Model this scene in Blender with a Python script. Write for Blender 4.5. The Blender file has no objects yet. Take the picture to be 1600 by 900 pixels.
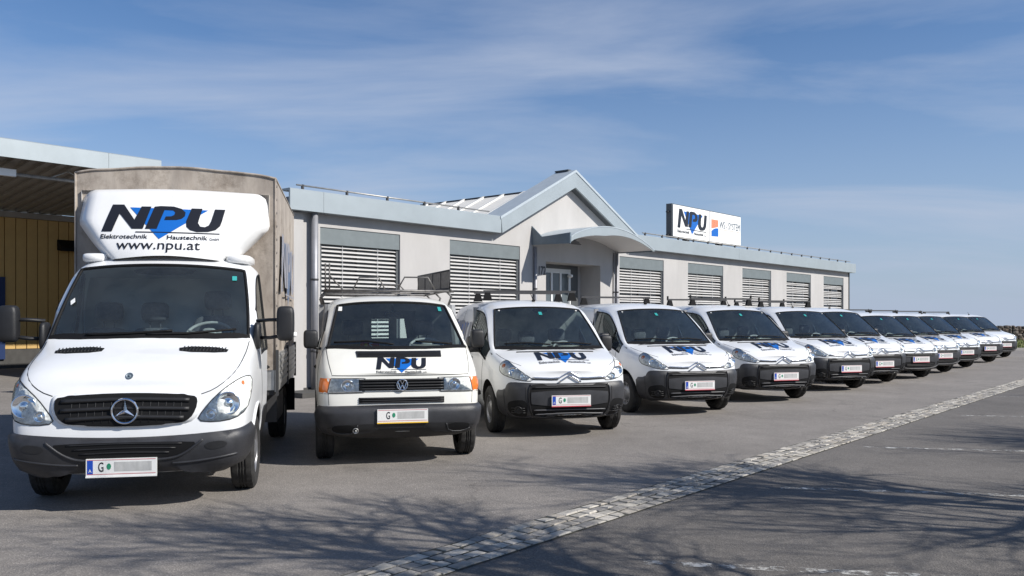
import bpy, bmesh, math, random
from mathutils import Vector, Matrix, noise
from mathutils.bvhtree import BVHTree
from mathutils.geometry import delaunay_2d_cdt

random.seed(11)
sc = bpy.context.scene
COL = sc.collection
R = math.radians

# ------------------------------------------------------------------ camera
cam_d = bpy.data.cameras.new('camera')
cam = bpy.data.objects.new('camera', cam_d)
COL.objects.link(cam)
cam.location = (0, 0, 1.58)
cam.rotation_euler = (R(90), 0, 0)
cam_d.sensor_width = 36
cam_d.lens = 36 * 1345 / 1600
cam_d.shift_y = 48 / 1600
cam_d.clip_end = 20000
sc.camera = cam

# ------------------------------------------------------------------ sky and sun
SUN_AZ = Vector((0.92, -0.39))          # horizontal direction towards the sun
SUN_EL = R(37)
world = bpy.data.worlds.new('World')
sc.world = world
world.use_nodes = True
wt = world.node_tree
for n in list(wt.nodes):
    wt.nodes.remove(n)
def wn(t, **k):
    n = wt.nodes.new(t)
    for a, b in k.items():
        setattr(n, a, b)
    return n
wo = wn('ShaderNodeOutputWorld')
bg = wn('ShaderNodeBackground')
bg.inputs['Strength'].default_value = 0.078
sky = wn('ShaderNodeTexSky', sky_type='NISHITA')
sky.sun_disc = False
sky.sun_elevation = SUN_EL
sky.sun_rotation = math.atan2(SUN_AZ.x, SUN_AZ.y)
sky.altitude = 350
sky.air_density = 1.0
sky.dust_density = 0.7
sky.ozone_density = 2.2
tc = wn('ShaderNodeTexCoord')
sep = wn('ShaderNodeSeparateXYZ')
wt.links.new(tc.outputs['Generated'], sep.inputs[0])
def wmath(op, a, b=None, clamp=False):
    n = wn('ShaderNodeMath', operation=op)
    n.use_clamp = clamp
    for i, v in enumerate((a, b)):
        if v is None: continue
        if isinstance(v, (int, float)): n.inputs[i].default_value = v
        else: wt.links.new(v, n.inputs[i])
    return n.outputs[0]
# thin high cloud: noise on a flat layer above the place
zc = wmath('MAXIMUM', sep.outputs['Z'], 0.02)
zc = wmath('ADD', zc, 0.12)
cx = wmath('DIVIDE', sep.outputs['X'], zc)
cy = wmath('DIVIDE', sep.outputs['Y'], zc)
comb = wn('ShaderNodeCombineXYZ')
wt.links.new(cx, comb.inputs[0]); wt.links.new(cy, comb.inputs[1])
mp = wn('ShaderNodeMapping')
mp.inputs['Rotation'].default_value = (0, 0, R(-14))
mp.inputs['Scale'].default_value = (0.50, 1.05, 1)
mp.inputs['Location'].default_value = (4.55, 2.3, 0)
wt.links.new(comb.outputs[0], mp.inputs[0])
nz = wn('ShaderNodeTexNoise')
nz.inputs['Scale'].default_value = 1.1
nz.inputs['Detail'].default_value = 9
nz.inputs['Roughness'].default_value = 0.56
nz.inputs['Distortion'].default_value = 0.45
wt.links.new(mp.outputs[0], nz.inputs['Vector'])
rmp = wn('ShaderNodeValToRGB')
rmp.color_ramp.elements[0].position = 0.46
rmp.color_ramp.elements[1].position = 0.80
rmp.color_ramp.elements[0].color = (0, 0, 0, 1)
rmp.color_ramp.elements[1].color = (1, 1, 1, 1)
wt.links.new(nz.outputs['Fac'], rmp.inputs[0])
fac = wmath('MULTIPLY', rmp.outputs[0], 0.75, True)
tint = wn('ShaderNodeMix', data_type='RGBA', blend_type='MULTIPLY')
tint.inputs['Factor'].default_value = 1.0
tint.inputs['B'].default_value = (0.74, 0.97, 1.22, 1)
wt.links.new(sky.outputs[0], tint.inputs['A'])
mixc = wn('ShaderNodeMix', data_type='RGBA')
mixc.inputs['B'].default_value = (5.9, 6.5, 7.8, 1)
wt.links.new(fac, mixc.inputs['Factor'])
wt.links.new(tint.outputs['Result'], mixc.inputs['A'])
hz = wmath('DIVIDE', sep.outputs['Z'], 0.36)
hz = wmath('SUBTRACT', 1.0, hz, True)
hz = wmath('MULTIPLY', wmath('POWER', hz, 1.6), 0.9, True)
mixh = wn('ShaderNodeMix', data_type='RGBA')
mixh.inputs['B'].default_value = (4.5, 5.3, 6.9, 1)
wt.links.new(hz, mixh.inputs['Factor'])
wt.links.new(mixc.outputs['Result'], mixh.inputs['A'])
wt.links.new(mixh.outputs['Result'], bg.inputs['Color'])
wt.links.new(bg.outputs[0], wo.inputs['Surface'])

sun_d = bpy.data.lights.new('sun', 'SUN')
sun_d.energy = 5.0
sun_d.angle = R(0.53)
sun_d.color = (1.0, 0.955, 0.89)
sun = bpy.data.objects.new('sun', sun_d)
COL.objects.link(sun)
sd = Vector((SUN_AZ.x * math.cos(SUN_EL), SUN_AZ.y * math.cos(SUN_EL), math.sin(SUN_EL)))
sun.rotation_euler = sd.to_track_quat('Z', 'Y').to_euler()
sun.location = sd * 60

vs = sc.view_settings
vs.view_transform = 'Standard'
vs.look = 'None'
vs.gamma = 1
vs.use_curve_mapping = False
vs.exposure = 0.28
sc.cycles.use_denoising = True
sc.cycles.max_bounces = 10
sc.cycles.transparent_max_bounces = 16
sc.cycles.sample_clamp_indirect = 6

# ------------------------------------------------------------------ materials
MATS = {}
def mat(name, col, rough=0.6, metal=0.0, var=0.0, vscale=4.0, bump=0.0, bscale=60.0, coat=0.0, spec=0.5,
        col2=None, detail=6, stretch=None, trans=0.0, emit=0.0):
    m = bpy.data.materials.new(name)
    m.use_nodes = True
    nt = m.node_tree
    p = nt.nodes['Principled BSDF']
    p.inputs['Base Color'].default_value = (*col, 1)
    p.inputs['Roughness'].default_value = rough
    p.inputs['Metallic'].default_value = metal
    p.inputs['Specular IOR Level'].default_value = spec
    p.inputs['Coat Weight'].default_value = coat
    p.inputs['Coat Roughness'].default_value = 0.06
    m.diffuse_color = (*col, 1)
    if var or bump or col2:
        t = nt.nodes.new('ShaderNodeTexCoord')
        vec = t.outputs['Object']
        if stretch:
            mpn = nt.nodes.new('ShaderNodeMapping')
            mpn.inputs['Scale'].default_value = stretch
            nt.links.new(vec, mpn.inputs[0]); vec = mpn.outputs[0]
    if var or col2:
        n = nt.nodes.new('ShaderNodeTexNoise')
        n.inputs['Scale'].default_value = vscale
        n.inputs['Detail'].default_value = detail
        n.inputs['Roughness'].default_value = 0.62
        nt.links.new(vec, n.inputs['Vector'])
        r = nt.nodes.new('ShaderNodeValToRGB')
        a = tuple(c * (1 - var) for c in col)
        b = tuple(min(1, c * (1 + var)) for c in col) if col2 is None else col2
        r.color_ramp.elements[0].position = 0.32; r.color_ramp.elements[1].position = 0.68
        r.color_ramp.elements[0].color = (*a, 1); r.color_ramp.elements[1].color = (*b, 1)
        nt.links.new(n.outputs['Fac'], r.inputs[0])
        nt.links.new(r.outputs[0], p.inputs['Base Color'])
    if bump:
        n2 = nt.nodes.new('ShaderNodeTexNoise')
        n2.inputs['Scale'].default_value = bscale
        n2.inputs['Detail'].default_value = 4
        nt.links.new(vec, n2.inputs['Vector'])
        bp = nt.nodes.new('ShaderNodeBump')
        bp.inputs['Strength'].default_value = bump
        bp.inputs['Distance'].default_value = 0.01
        nt.links.new(n2.outputs['Fac'], bp.inputs['Height'])
        nt.links.new(bp.outputs[0], p.inputs['Normal'])
    MATS[name] = m
    return m

def glass_mat(name, tint, ior=1.52, rough=0.0, dust=0.0):
    m = bpy.data.materials.new(name)
    m.use_nodes = True
    nt = m.node_tree
    for n in list(nt.nodes): nt.nodes.remove(n)
    o = nt.nodes.new('ShaderNodeOutputMaterial')
    tr = nt.nodes.new('ShaderNodeBsdfTransparent'); tr.inputs[0].default_value = (*tint, 1)
    gl = nt.nodes.new('ShaderNodeBsdfGlossy'); gl.inputs['Roughness'].default_value = rough
    gl.inputs['Color'].default_value = (0.95, 1, 1, 1)
    fr = nt.nodes.new('ShaderNodeFresnel'); fr.inputs['IOR'].default_value = ior
    mx = nt.nodes.new('ShaderNodeMixShader')
    nt.links.new(fr.outputs[0], mx.inputs[0])
    if dust:
        df = nt.nodes.new('ShaderNodeBsdfDiffuse'); df.inputs['Color'].default_value = (0.62, 0.70, 0.70, 1)
        t = nt.nodes.new('ShaderNodeTexCoord'); n = nt.nodes.new('ShaderNodeTexNoise')
        n.inputs['Scale'].default_value = 3.5; n.inputs['Detail'].default_value = 8; n.inputs['Roughness'].default_value = .7
        nt.links.new(t.outputs['Object'], n.inputs['Vector'])
        mr = nt.nodes.new('ShaderNodeMapRange'); nt.links.new(n.outputs['Fac'], mr.inputs[0])
        for i, q in enumerate((.3, .75, dust*.45, dust*1.7)): mr.inputs[i+1].default_value = q
        m2 = nt.nodes.new('ShaderNodeMixShader')
        nt.links.new(mr.outputs[0], m2.inputs[0]); nt.links.new(tr.outputs[0], m2.inputs[1]); nt.links.new(df.outputs[0], m2.inputs[2])
        tr = m2
    nt.links.new(tr.outputs[0], mx.inputs[1]); nt.links.new(gl.outputs[0], mx.inputs[2])
    nt.links.new(mx.outputs[0], o.inputs[0])
    MATS[name] = m
    return m

mat('paint', (0.71, 0.72, 0.725), 0.34, coat=0.55, var=0.045, vscale=1.8, detail=9)
mat('paint_warm', (0.72, 0.71, 0.655), 0.38, coat=0.4, var=0.04, vscale=3)
mat('fibreglass', (0.72, 0.72, 0.71), 0.38, coat=0.35, var=0.03, vscale=3)
mat('plastic', (0.012, 0.012, 0.013), 0.50, var=0.25, vscale=5, bump=0.15, bscale=900)
mat('plastic_grey', (0.028, 0.0285, 0.032), 0.46, var=0.35, vscale=4, bump=0.15, bscale=900)
mat('black', (0.005, 0.005, 0.0055), 0.7, spec=0.25)
mat('bar_grey', (0.09, 0.09, 0.095), 0.4)
mat('gloss_black', (0.012, 0.012, 0.014), 0.18)
mat('seam', (0.02, 0.02, 0.02), 0.8)
mat('liner', (0.012, 0.012, 0.012), 0.9)
mat('rubber', (0.022, 0.021, 0.020), 0.82, var=0.45, vscale=14, bump=0.3, bscale=220)
mat('rim', (0.30, 0.30, 0.31), 0.42, 0.7, var=0.25, vscale=12)
mat('chrome', (0.78, 0.79, 0.82), 0.10, 1.0)
mat('reflector', (0.72, 0.72, 0.70), 0.28, 0.0, var=0.35, vscale=26, bump=0.8, bscale=40)
mat('lamp_bowl', (0.85, 0.86, 0.88), 0.08, 1.0)
mat('amber', (0.72, 0.17, 0.02), 0.2, coat=0.7)
glass_mat('windscreen_glass', (0.82, 0.92, 0.91), ior=1.7, dust=.02)
glass_mat('side_glass', (0.75, 0.85, 0.84), ior=1.6, dust=.015)
glass_mat('lens', (0.96, 0.97, 0.97), ior=1.33)
mat('interior', (0.28, 0.285, 0.29), 0.75, var=0.3, vscale=6)
mat('interior_light', (0.42, 0.42, 0.40), 0.8)
mat('dash', (0.18, 0.183, 0.188), 0.7, var=0.2, vscale=9)
mat('seat_fabric', (0.07, 0.075, 0.088), 0.9, var=0.3, vscale=30)
mat('paper', (0.72, 0.72, 0.70), 0.7)
mat('red_card', (0.50, 0.03, 0.04), 0.5)
mat('yellow_card', (0.75, 0.45, 0.04), 0.5)
mat('teal_sticker', (0.035, 0.30, 0.29), 0.4)
mat('logo_black', (0.012, 0.013, 0.018), 0.38)
mat('logo_blue', (0.006, 0.115, 0.44), 0.4)
mat('logo_grey', (0.25, 0.25, 0.28), 0.5)
mat('faded_blue', (0.10, 0.14, 0.22), 0.7)
mat('orange', (0.80, 0.22, 0.10), 0.5)
mat('plate_white', (0.70, 0.70, 0.68), 0.45)
mat('plate_smear', (0.42, 0.42, 0.41), 0.6, var=0.18, vscale=14, stretch=(1, 1, 0.4))
mat('plate_blue', (0.01, 0.06, 0.38), 0.4)
mat('plate_red', (0.45, 0.05, 0.07), 0.5)
mat('crest_green', (0.02, 0.22, 0.12), 0.5)
mat('tarp', (0.42, 0.37, 0.315), 0.85, col2=(0.23, 0.197, 0.168), vscale=3.4, bump=0.5, bscale=9, detail=10, stretch=(1.2, 1.2, .45))
def canvas():
    m = MATS['tarp']; nt = m.node_tree; p = nt.nodes['Principled BSDF']
    t = nt.nodes.new('ShaderNodeTexCoord')
    n = nt.nodes.new('ShaderNodeTexNoise'); n.inputs['Scale'].default_value = 1.7; n.inputs['Detail'].default_value = 12; n.inputs['Roughness'].default_value = .78
    nt.links.new(t.outputs['Object'], n.inputs['Vector'])
    r = nt.nodes.new('ShaderNodeValToRGB'); r.color_ramp.elements[0].position = .50; r.color_ramp.elements[1].position = .66
    r.color_ramp.elements[0].color = (1, 1, 1, 1); r.color_ramp.elements[1].color = (.50, .47, .44, 1)
    nt.links.new(n.outputs['Fac'], r.inputs[0])
    mx = nt.nodes.new('ShaderNodeMix'); mx.data_type = 'RGBA'; mx.blend_type = 'MULTIPLY'; mx.inputs['Factor'].default_value = 1
    old = p.inputs['Base Color'].links[0].from_socket
    nt.links.new(old, mx.inputs['A']); nt.links.new(r.outputs[0], mx.inputs['B']); nt.links.new(mx.outputs['Result'], p.inputs['Base Color'])
canvas()
mat('tarp_dark', (0.115, 0.098, 0.085), 0.9, var=0.4, vscale=8)
mat('aluminium', (0.50, 0.50, 0.49), 0.42, 0.75, var=0.2, vscale=6)
mat('steel_dark', (0.05, 0.05, 0.052), 0.55, 0.3)
mat('rack_steel', (0.13, 0.125, 0.12), 0.5, 0.5, var=0.4, vscale=18)
# building
mat('stucco', (0.415, 0.402, 0.388), 0.92, var=0.07, vscale=1.6, bump=0.25, bscale=160, stretch=(1, 1, .3))
mat('fascia', (0.335, 0.375, 0.39), 0.42, 0.25, var=0.06, vscale=1.3)
mat('fascia_top', (0.42, 0.47, 0.50), 0.5, 0.2, var=0.06)
mat('steel_blue', (0.115, 0.15, 0.18), 0.45, 0.2, var=0.1)
mat('anthracite', (0.085, 0.092, 0.096), 0.5, 0.1)
mat('shutter_box', (0.155, 0.178, 0.182), 0.5, 0.1, var=0.08)
mat('slat', (0.56, 0.55, 0.535), 0.42, 0.15, var=0.05)
mat('pane_dark', (0.045, 0.045, 0.046), 0.12)
mat('white_frame', (0.66, 0.68, 0.68), 0.45)
mat('door_pane', (0.10, 0.12, 0.13), 0.12)
mat('soffit', (0.70, 0.68, 0.66), 0.8)
mat('skylight', (0.74, 0.71, 0.64), 0.6, var=0.06, vscale=2)
mat('skylight_bar', (0.66, 0.65, 0.61), 0.5)
mat('roofing', (0.25, 0.25, 0.25), 0.9)
mat('pipe', (0.27, 0.27, 0.285), 0.5, 0.35, var=0.1)
mat('rail_steel', (0.36, 0.35, 0.33), 0.45, 0.6, var=0.2, vscale=10)
mat('yellow_clad', (0.50, 0.325, 0.115), 0.6, var=0.08, vscale=1.5)
mat('corrugated', (0.27, 0.245, 0.215), 0.6, 0.1, var=0.15, vscale=2)
mat('blue_door', (0.012, 0.03, 0.10), 0.4)
mat('lamp_white', (0.8, 0.8, 0.78), 0.5)
mat('plinth', (0.06, 0.058, 0.055), 0.9, var=0.2)
# ground
mat('bark', (0.13, 0.105, 0.085), 0.9, var=0.3, vscale=12)
mat('stone_a', (0.20, 0.165, 0.135), 0.95, var=0.35, vscale=9, bump=0.6, bscale=20)
mat('grass_ground', (0.09, 0.13, 0.035), 0.95, col2=(0.20, 0.19, 0.08), vscale=2.2)
mat('grass_blade', (0.10, 0.17, 0.035), 0.8, col2=(0.22, 0.22, 0.08), vscale=0.9)
mat('kerb_stone', (0.38, 0.36, 0.33), 0.9, var=0.1)

# ------------------------------------------------------------------ object helpers
def link(name, me, parent=None, mats=None, smooth=False, sharp=None):
    o = bpy.data.objects.new(name, me)
    COL.objects.link(o)
    if mats is not None:
        for m in (mats if isinstance(mats, (list, tuple)) else [mats]):
            me.materials.append(MATS[m])
    if smooth:
        me.shade_smooth()
        if sharp: me.set_sharp_from_angle(angle=R(sharp))
    if parent is not None: o.parent = parent
    return o
def empty(name, loc=(0, 0, 0), rz=0.0):
    o = bpy.data.objects.new(name, None)
    COL.objects.link(o)
    o.location = loc; o.rotation_euler = (0, 0, rz)
    o.empty_display_size = 0.3
    return o
def tag(o, label=None, cat=None, group=None, kind=None):
    if label: o['label'] = label
    if cat: o['category'] = cat
    if group: o['group'] = group
    if kind: o['kind'] = kind
    return o
KIDS = {}
def copy_tree(o, parent=None):
    c = o.copy(); COL.objects.link(c); c.parent = parent
    for ch in list(o.children):
        copy_tree(ch, c)
    return c

class MB:
    def __init__(s): s.v = []; s.f = []; s.m = []
    def add(s, vs, fs, m=0):
        b = len(s.v); s.v += [tuple(v) for v in vs]
        for f in fs: s.f.append(tuple(b + i for i in f)); s.m.append(m)
        return s
    def box(s, x0, x1, y0, y1, z0, z1, m=0):
        v = [(x0,y0,z0),(x1,y0,z0),(x1,y1,z0),(x0,y1,z0),(x0,y0,z1),(x1,y0,z1),(x1,y1,z1),(x0,y1,z1)]
        return s.add(v, [(0,3,2,1),(4,5,6,7),(0,1,5,4),(1,2,6,5),(2,3,7,6),(3,0,4,7)], m)
    def prism(s, poly, y0, y1, m=0):
        """polygon in (x,z), extruded along y"""
        n = len(poly)
        v = [(p[0], y0, p[1]) for p in poly] + [(p[0], y1, p[1]) for p in poly]
        f = [tuple(range(n)), tuple(range(2*n-1, n-1, -1))]
        f += [(i, i+n, (i+1) % n + n, (i+1) % n) for i in range(n)]
        return s.add(v, f, m)
    def prism_x(s, poly, x0, x1, m=0):
        """polygon in (y,z), extruded along x"""
        n = len(poly)
        v = [(x0, p[0], p[1]) for p in poly] + [(x1, p[0], p[1]) for p in poly]
        f = [tuple(range(n)), tuple(range(2*n-1, n-1, -1))]
        f += [(i, i+n, (i+1) % n + n, (i+1) % n) for i in range(n)]
        return s.add(v, f, m)
    def tube(s, pts, r, n=8, m=0, closed=False, flat=None):
        pts = [Vector(p) for p in pts]
        k = len(pts)
        rs = r if isinstance(r, (list, tuple)) else [r] * k
        rings = []
        up = None
        for i, p in enumerate(pts):
            a = pts[(i-1) % k] if (i > 0 or closed) else p
            b = pts[(i+1) % k] if (i < k-1 or closed) else p
            d = (b - a)
            d = d.normalized() if d.length > 1e-9 else Vector((0, 0, 1))
            if up is None:
                up = Vector((0, 0, 1)) if abs(d.z) < 0.9 else Vector((0, 1, 0))
            e1 = (up - d * up.dot(d))
            if e1.length < 1e-6: e1 = d.orthogonal()
            e1.normalize(); e2 = d.cross(e1); up = e1
            fl = flat or 1.0
            rings.append([p + e1 * (math.cos(2*math.pi*j/n) * rs[i] * fl) + e2 * (math.sin(2*math.pi*j/n) * rs[i]) for j in range(n)])
        v = [q for g in rings for q in g]
        f = []
        for i in range(k if closed else k-1):
            i2 = (i+1) % k
            for j in range(n):
                f.append((i*n+j, i*n+(j+1) % n, i2*n+(j+1) % n, i2*n+j))
        if not closed:
            f.append(tuple(range(n-1, -1, -1))); f.append(tuple((k-1)*n+j for j in range(n)))
        return s.add(v, f, m)
    def lathe_x(s, prof, cx, cy, cz, n=36, m=0, sx=1):
        """profile of (x offset, radius) turned round the x axis"""
        v = []; f = []; k = len(prof)
        for j in range(n):
            a = 2*math.pi*j/n
            for (dx, r) in prof:
                v.append((cx + sx*dx, cy + r*math.cos(a), cz + r*math.sin(a)))
        for j in range(n):
            j2 = (j+1) % n
            for i in range(k-1):
                f.append((j*k+i, j*k+i+1, j2*k+i+1, j2*k+i) if sx > 0 else (j*k+i, j2*k+i, j2*k+i+1, j*k+i+1))
        return s.add(v, f, m)
    def ell(s, c, rad, e=0.5, nu=20, nv=12, m=0, rot=None):
        """rounded box: superellipsoid"""
        def sp(a, p): return math.copysign(abs(a) ** p, a)
        v = []; f = []
        for i in range(nv+1):
            ph = -math.pi/2 + math.pi*i/nv
            for j in range(nu):
                th = 2*math.pi*j/nu
                q = Vector((rad[0]*sp(math.cos(ph), e)*sp(math.cos(th), e), rad[1]*sp(math.cos(ph), e)*sp(math.sin(th), e), rad[2]*sp(math.sin(ph), e)))
                if rot: q = rot @ q
                v.append(q + Vector(c))
        for i in range(nv):
            for j in range(nu):
                f.append((i*nu+j, i*nu+(j+1) % nu, (i+1)*nu+(j+1) % nu, (i+1)*nu+j))
        return s.add(v, f, m)
    def build(s, name, mats, parent=None, smooth=False, sharp=None, fix=False):
        me = bpy.data.meshes.new(name)
        me.from_pydata(s.v, [], s.f)
        me.polygons.foreach_set('material_index', s.m)
        if fix:
            bm = bmesh.new(); bm.from_mesh(me)
            bmesh.ops.recalc_face_normals(bm, faces=bm.faces); bm.to_mesh(me); bm.free()
        me.update()
        return link(name, me, parent, mats, smooth, sharp)

def chaikin(p, it=2, closed=True):
    for _ in range(it):
        q = []
        n = len(p)
        for i in range(n if closed else n-1):
            a, b = p[i], p[(i+1) % n]
            q.append((a[0]*.75+b[0]*.25, a[1]*.75+b[1]*.25)); q.append((a[0]*.25+b[0]*.75, a[1]*.25+b[1]*.75))
        if not closed: q = [p[0]] + q + [p[-1]]
        p = q
    return p
def densify(p, res, closed=True):
    q = []
    n = len(p)
    for i in range(n if closed else n-1):
        a, b = p[i], p[(i+1) % n]
        k = max(1, int(math.hypot(b[0]-a[0], b[1]-a[1]) / res + .5))
        for j in range(k):
            q.append((a[0]+(b[0]-a[0])*j/k, a[1]+(b[1]-a[1])*j/k))
    if not closed: q.append(p[-1])
    return q
def inside(p, poly):
    c = False; n = len(poly); x, y = p; j = n-1
    for i in range(n):
        xi, yi = poly[i]; xj, yj = poly[j]
        if (yi > y) != (yj > y) and x < (xj-xi)*(y-yi)/(yj-yi)+xi: c = not c
        j = i
    return c
def edge_dist(p, poly):
    best = 9e9; n = len(poly)
    for i in range(n):
        ax, ay = poly[i]; bx, by = poly[(i+1) % n]
        dx, dy = bx-ax, by-ay
        L = dx*dx+dy*dy
        t = 0 if L < 1e-12 else max(0, min(1, ((p[0]-ax)*dx+(p[1]-ay)*dy)/L))
        d = math.hypot(p[0]-ax-t*dx, p[1]-ay-t*dy)
        best = min(best, d)
    return best
def tri2d(poly, res=None):
    """triangulate a 2D outline, with inner points every res"""
    if res: poly = densify(poly, res)
    n = len(poly)
    pts = [Vector(p) for p in poly]
    if res:
        x0 = min(p[0] for p in poly); x1 = max(p[0] for p in poly); y0 = min(p[1] for p in poly); y1 = max(p[1] for p in poly)
        nx = int((x1-x0)/res); ny = int((y1-y0)/res)
        for i in range(1, nx+1):
            for j in range(1, ny+1):
                q = (x0+(x1-x0)*i/(nx+1), y0+(y1-y0)*j/(ny+1))
                if inside(q, poly) and edge_dist(q, poly) > res*.35: pts.append(Vector(q))
    r = delaunay_2d_cdt(pts, [], [list(range(n))], 1, 1e-6)
    vs_, fs_ = r[0], r[2]
    out = []
    for f in fs_:
        c = (sum(vs_[i][0] for i in f)/len(f), sum(vs_[i][1] for i in f)/len(f))
        if inside(c, poly): out.append(tuple(f))
    return [tuple(v) for v in vs_], out, poly

TXT = {}
def text2d(s, bold=0.0, space=1.0):
    """2D triangles of a line of lettering, height about 0.7, starting at x = 0"""
    key = (s, bold, space)
    if key in TXT: return TXT[key]
    cu = bpy.data.curves.new('lettering_source', 'FONT')
    cu.body = s; cu.offset = bold; cu.space_character = space; cu.resolution_u = 3
    o = bpy.data.objects.new('lettering_source', cu); COL.objects.link(o)
    dg = bpy.context.evaluated_depsgraph_get()
    me = bpy.data.meshes.new_from_object(o.evaluated_get(dg))
    v = [(p.co.x, p.co.y) for p in me.vertices]; f = [tuple(p.vertices) for p in me.polygons]
    bpy.data.objects.remove(o); bpy.data.curves.remove(cu); bpy.data.meshes.remove(me)
    x0 = min(p[0] for p in v)
    v = [(p[0]-x0, p[1]) for p in v]
    TXT[key] = (v, f)
    return v, f
def fit_text(s, x0, x1, y0, y1, bold=0.0, space=1.0, shear=0.0):
    v, f = text2d(s, bold, space)
    ax = max(p[0] for p in v); by0 = min(p[1] for p in v); by1 = max(p[1] for p in v)
    out = []
    for (x, y) in v:
        yy = (y-by0)/(by1-by0)
        out.append((x0+(x1-x0)*x/ax+shear*yy*(y1-y0), y0+(y1-y0)*yy))
    return out, f

# company mark: units of one letter height, x 0..4.4, baseline 0
def npu_mark(small=True, web=False):
    N = [(0,-.02),(.24,1.07),(.66,1.07),(1.14,.45),(1.32,1.0),(1.68,1.0),(1.50,.09),(1.10,.09),(.56,.70),(.38,-.02)]
    P = [(1.58,.09),(1.80,1.0),(2.02,1.03),(2.50,1.02),(2.80,.93),(2.96,.78),(2.95,.62),(2.84,.51),(2.66,.46),(2.22,.45),(2.26,.60),(2.46,.61),(2.56,.67),(2.58,.77),(2.50,.85),(2.18,.86),(2.00,.09)]
    U = [(3.16,.96),(3.02,.42),(3.06,.20),(3.20,.07),(3.46,.0),(3.86,.02),(4.12,.10),(4.27,.26),(4.32,.46),(4.40,.95),(4.02,.95),(3.93,.46),(3.86,.28),(3.72,.20),(3.55,.22),(3.46,.36),(3.48,.52),(3.56,.96)]
    T = [(.90,.96),(3.77,.90),(2.13,-.31)]
    out = [('logo_triangle', 'logo_blue', *tri2d(T)[:2], 0.0)]
    for nm, pl in (('logo_letter', N), ('logo_letter', P), ('logo_letter', U)):
        out.append((nm, 'logo_black', *tri2d(pl)[:2], 1.0))
    out.append(('logo_line', 'logo_black', [(1.25,-.055),(4.28,-.075),(4.28,-.04),(1.25,-.02)], [(0,1,2,3)], 1.0))
    if small:
        v, f = fit_text('Elektrotechnik', 0, 1.72, -.30, -.13, .012); out.append(('lettering', 'logo_black', v, f, 1.0))
        v, f = fit_text('Haustechnik', 2.42, 3.86, -.32, -.15, .012); out.append(('lettering', 'logo_black', v, f, 1.0))
        v, f = fit_text('GmbH', 3.93, 4.27, -.33, -.22); out.append(('lettering', 'logo_black', v, f, 1.0))
    if web:
        v, f = fit_text('www.npu.at', .62, 3.62, -.83, -.42, .004); out.append(('lettering', 'logo_black', v, f, 1.0))
    return out

# ------------------------------------------------------------------ projecting outlines onto a body shell
class Shell:
    def __init__(s, bvh, sx=1, sy=1, sz=1): s.b = bvh; s.sx = sx; s.sy = sy; s.sz = sz
    def hit(s, proj, a, b):
        k = proj[0]
        if k == 'front': o = Vector((a*s.sx, -3, b*s.sz)); d = Vector((0, 1, 0)); w = -d
        elif k == 'top': o = Vector((a*s.sx, b*s.sy, 6)); d = Vector((0, 0, -1)); w = -d
        elif k == 'right': o = Vector((4, a*s.sy, b*s.sz)); d = Vector((-1, 0, 0)); w = -d
        elif k == 'left': o = Vector((-4, a*s.sy, b*s.sz)); d = Vector((1, 0, 0)); w = -d
        else:
            yc, rad = proj[1], proj[2]
            o = Vector((0, yc*s.sy, b*s.sz)); d = Vector((math.sin(a/rad)*s.sx, -math.cos(a/rad), 0)).normalized(); w = d
        l, n, i, dist = s.b.ray_cast(o, d)
        if l is None:
            l, n, i, dist = s.b.find_nearest(o + d*3 if k != 'cyl' else o + d)
        if n.dot(w) < 0: n = -n
        return l, n
def patch(sh, proj, outline, off, name, mt, parent, res=.05, pillow=0.0, skirt=.015, it=2):
    poly = chaikin(outline, it) if it else outline
    v2, fs_, pl = tri2d(poly, res)
    mb = MB()
    top = []; nrm = []
    for p in v2:
        l, n = sh.hit(proj, *p)
        k = 1.0
        if pillow:
            d = min(1, edge_dist(p, pl)/pillow); k = math.sqrt(max(0, 1-(1-d)**2))
            k = .15+.85*k
        top.append(l + n*off*k); nrm.append(n)
    # outward winding
    f0 = []
    for f in fs_:
        a, b, c = top[f[0]], top[f[1]], top[f[2]]
        g = (b-a).cross(c-a)
        f0.append(f if g.dot(nrm[f[0]]) >= 0 else tuple(reversed(f)))
    mb.add(top, f0)
    if skirt:
        cnt = {}
        for f in f0:
            for i in range(len(f)):
                e = (f[i], f[(i+1) % len(f)]); cnt[e] = 1
        base = len(mb.v); mp_ = {}
        for (a, b) in list(cnt):
            if (b, a) in cnt: continue
            for q in (a, b):
                if q not in mp_:
                    mp_[q] = len(mb.v); mb.v.append(tuple(top[q] - nrm[q]*(skirt+off)))
            mb.f.append((b, a, mp_[a], mp_[b])); mb.m.append(0)
    return mb.build(name, mt, parent, smooth=True, sharp=50)
def bead(sh, proj, line, r, name, mt, parent, off=0.0, res=.04, it=1, n=6, closed=False, flat=None):
    p = chaikin(line, it, closed) if it else line
    p = densify(p, res, closed)
    pts = []
    for q in p:
        l, nn = sh.hit(proj, *q); pts.append(l + nn*off)
    return MB().tube(pts, r, n, closed=closed, flat=flat).build(name, mt, parent, smooth=True)
def decal(sh, proj, v2, fs_, f, off, name, mt, parent, res=.05):
    bm = bmesh.new()
    vv = [bm.verts.new((*f(p), 0)) for p in v2]
    for q in fs_:
        try: bm.faces.new([vv[i] for i in q])
        except ValueError: pass
    bmesh.ops.triangulate(bm, faces=bm.faces)
    for _ in range(4):
        es = [e for e in bm.edges if e.calc_length() > res]
        if not es: break
        bmesh.ops.subdivide_edges(bm, edges=es, cuts=1)
        bmesh.ops.triangulate(bm, faces=bm.faces)
    for v in bm.verts:
        l, n = sh.hit(proj, v.co.x, v.co.y); v.co = l + n*off
    me = bpy.data.meshes.new(name)
    bm.to_mesh(me); bm.free()
    return link(name, me, parent, mt)
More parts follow.
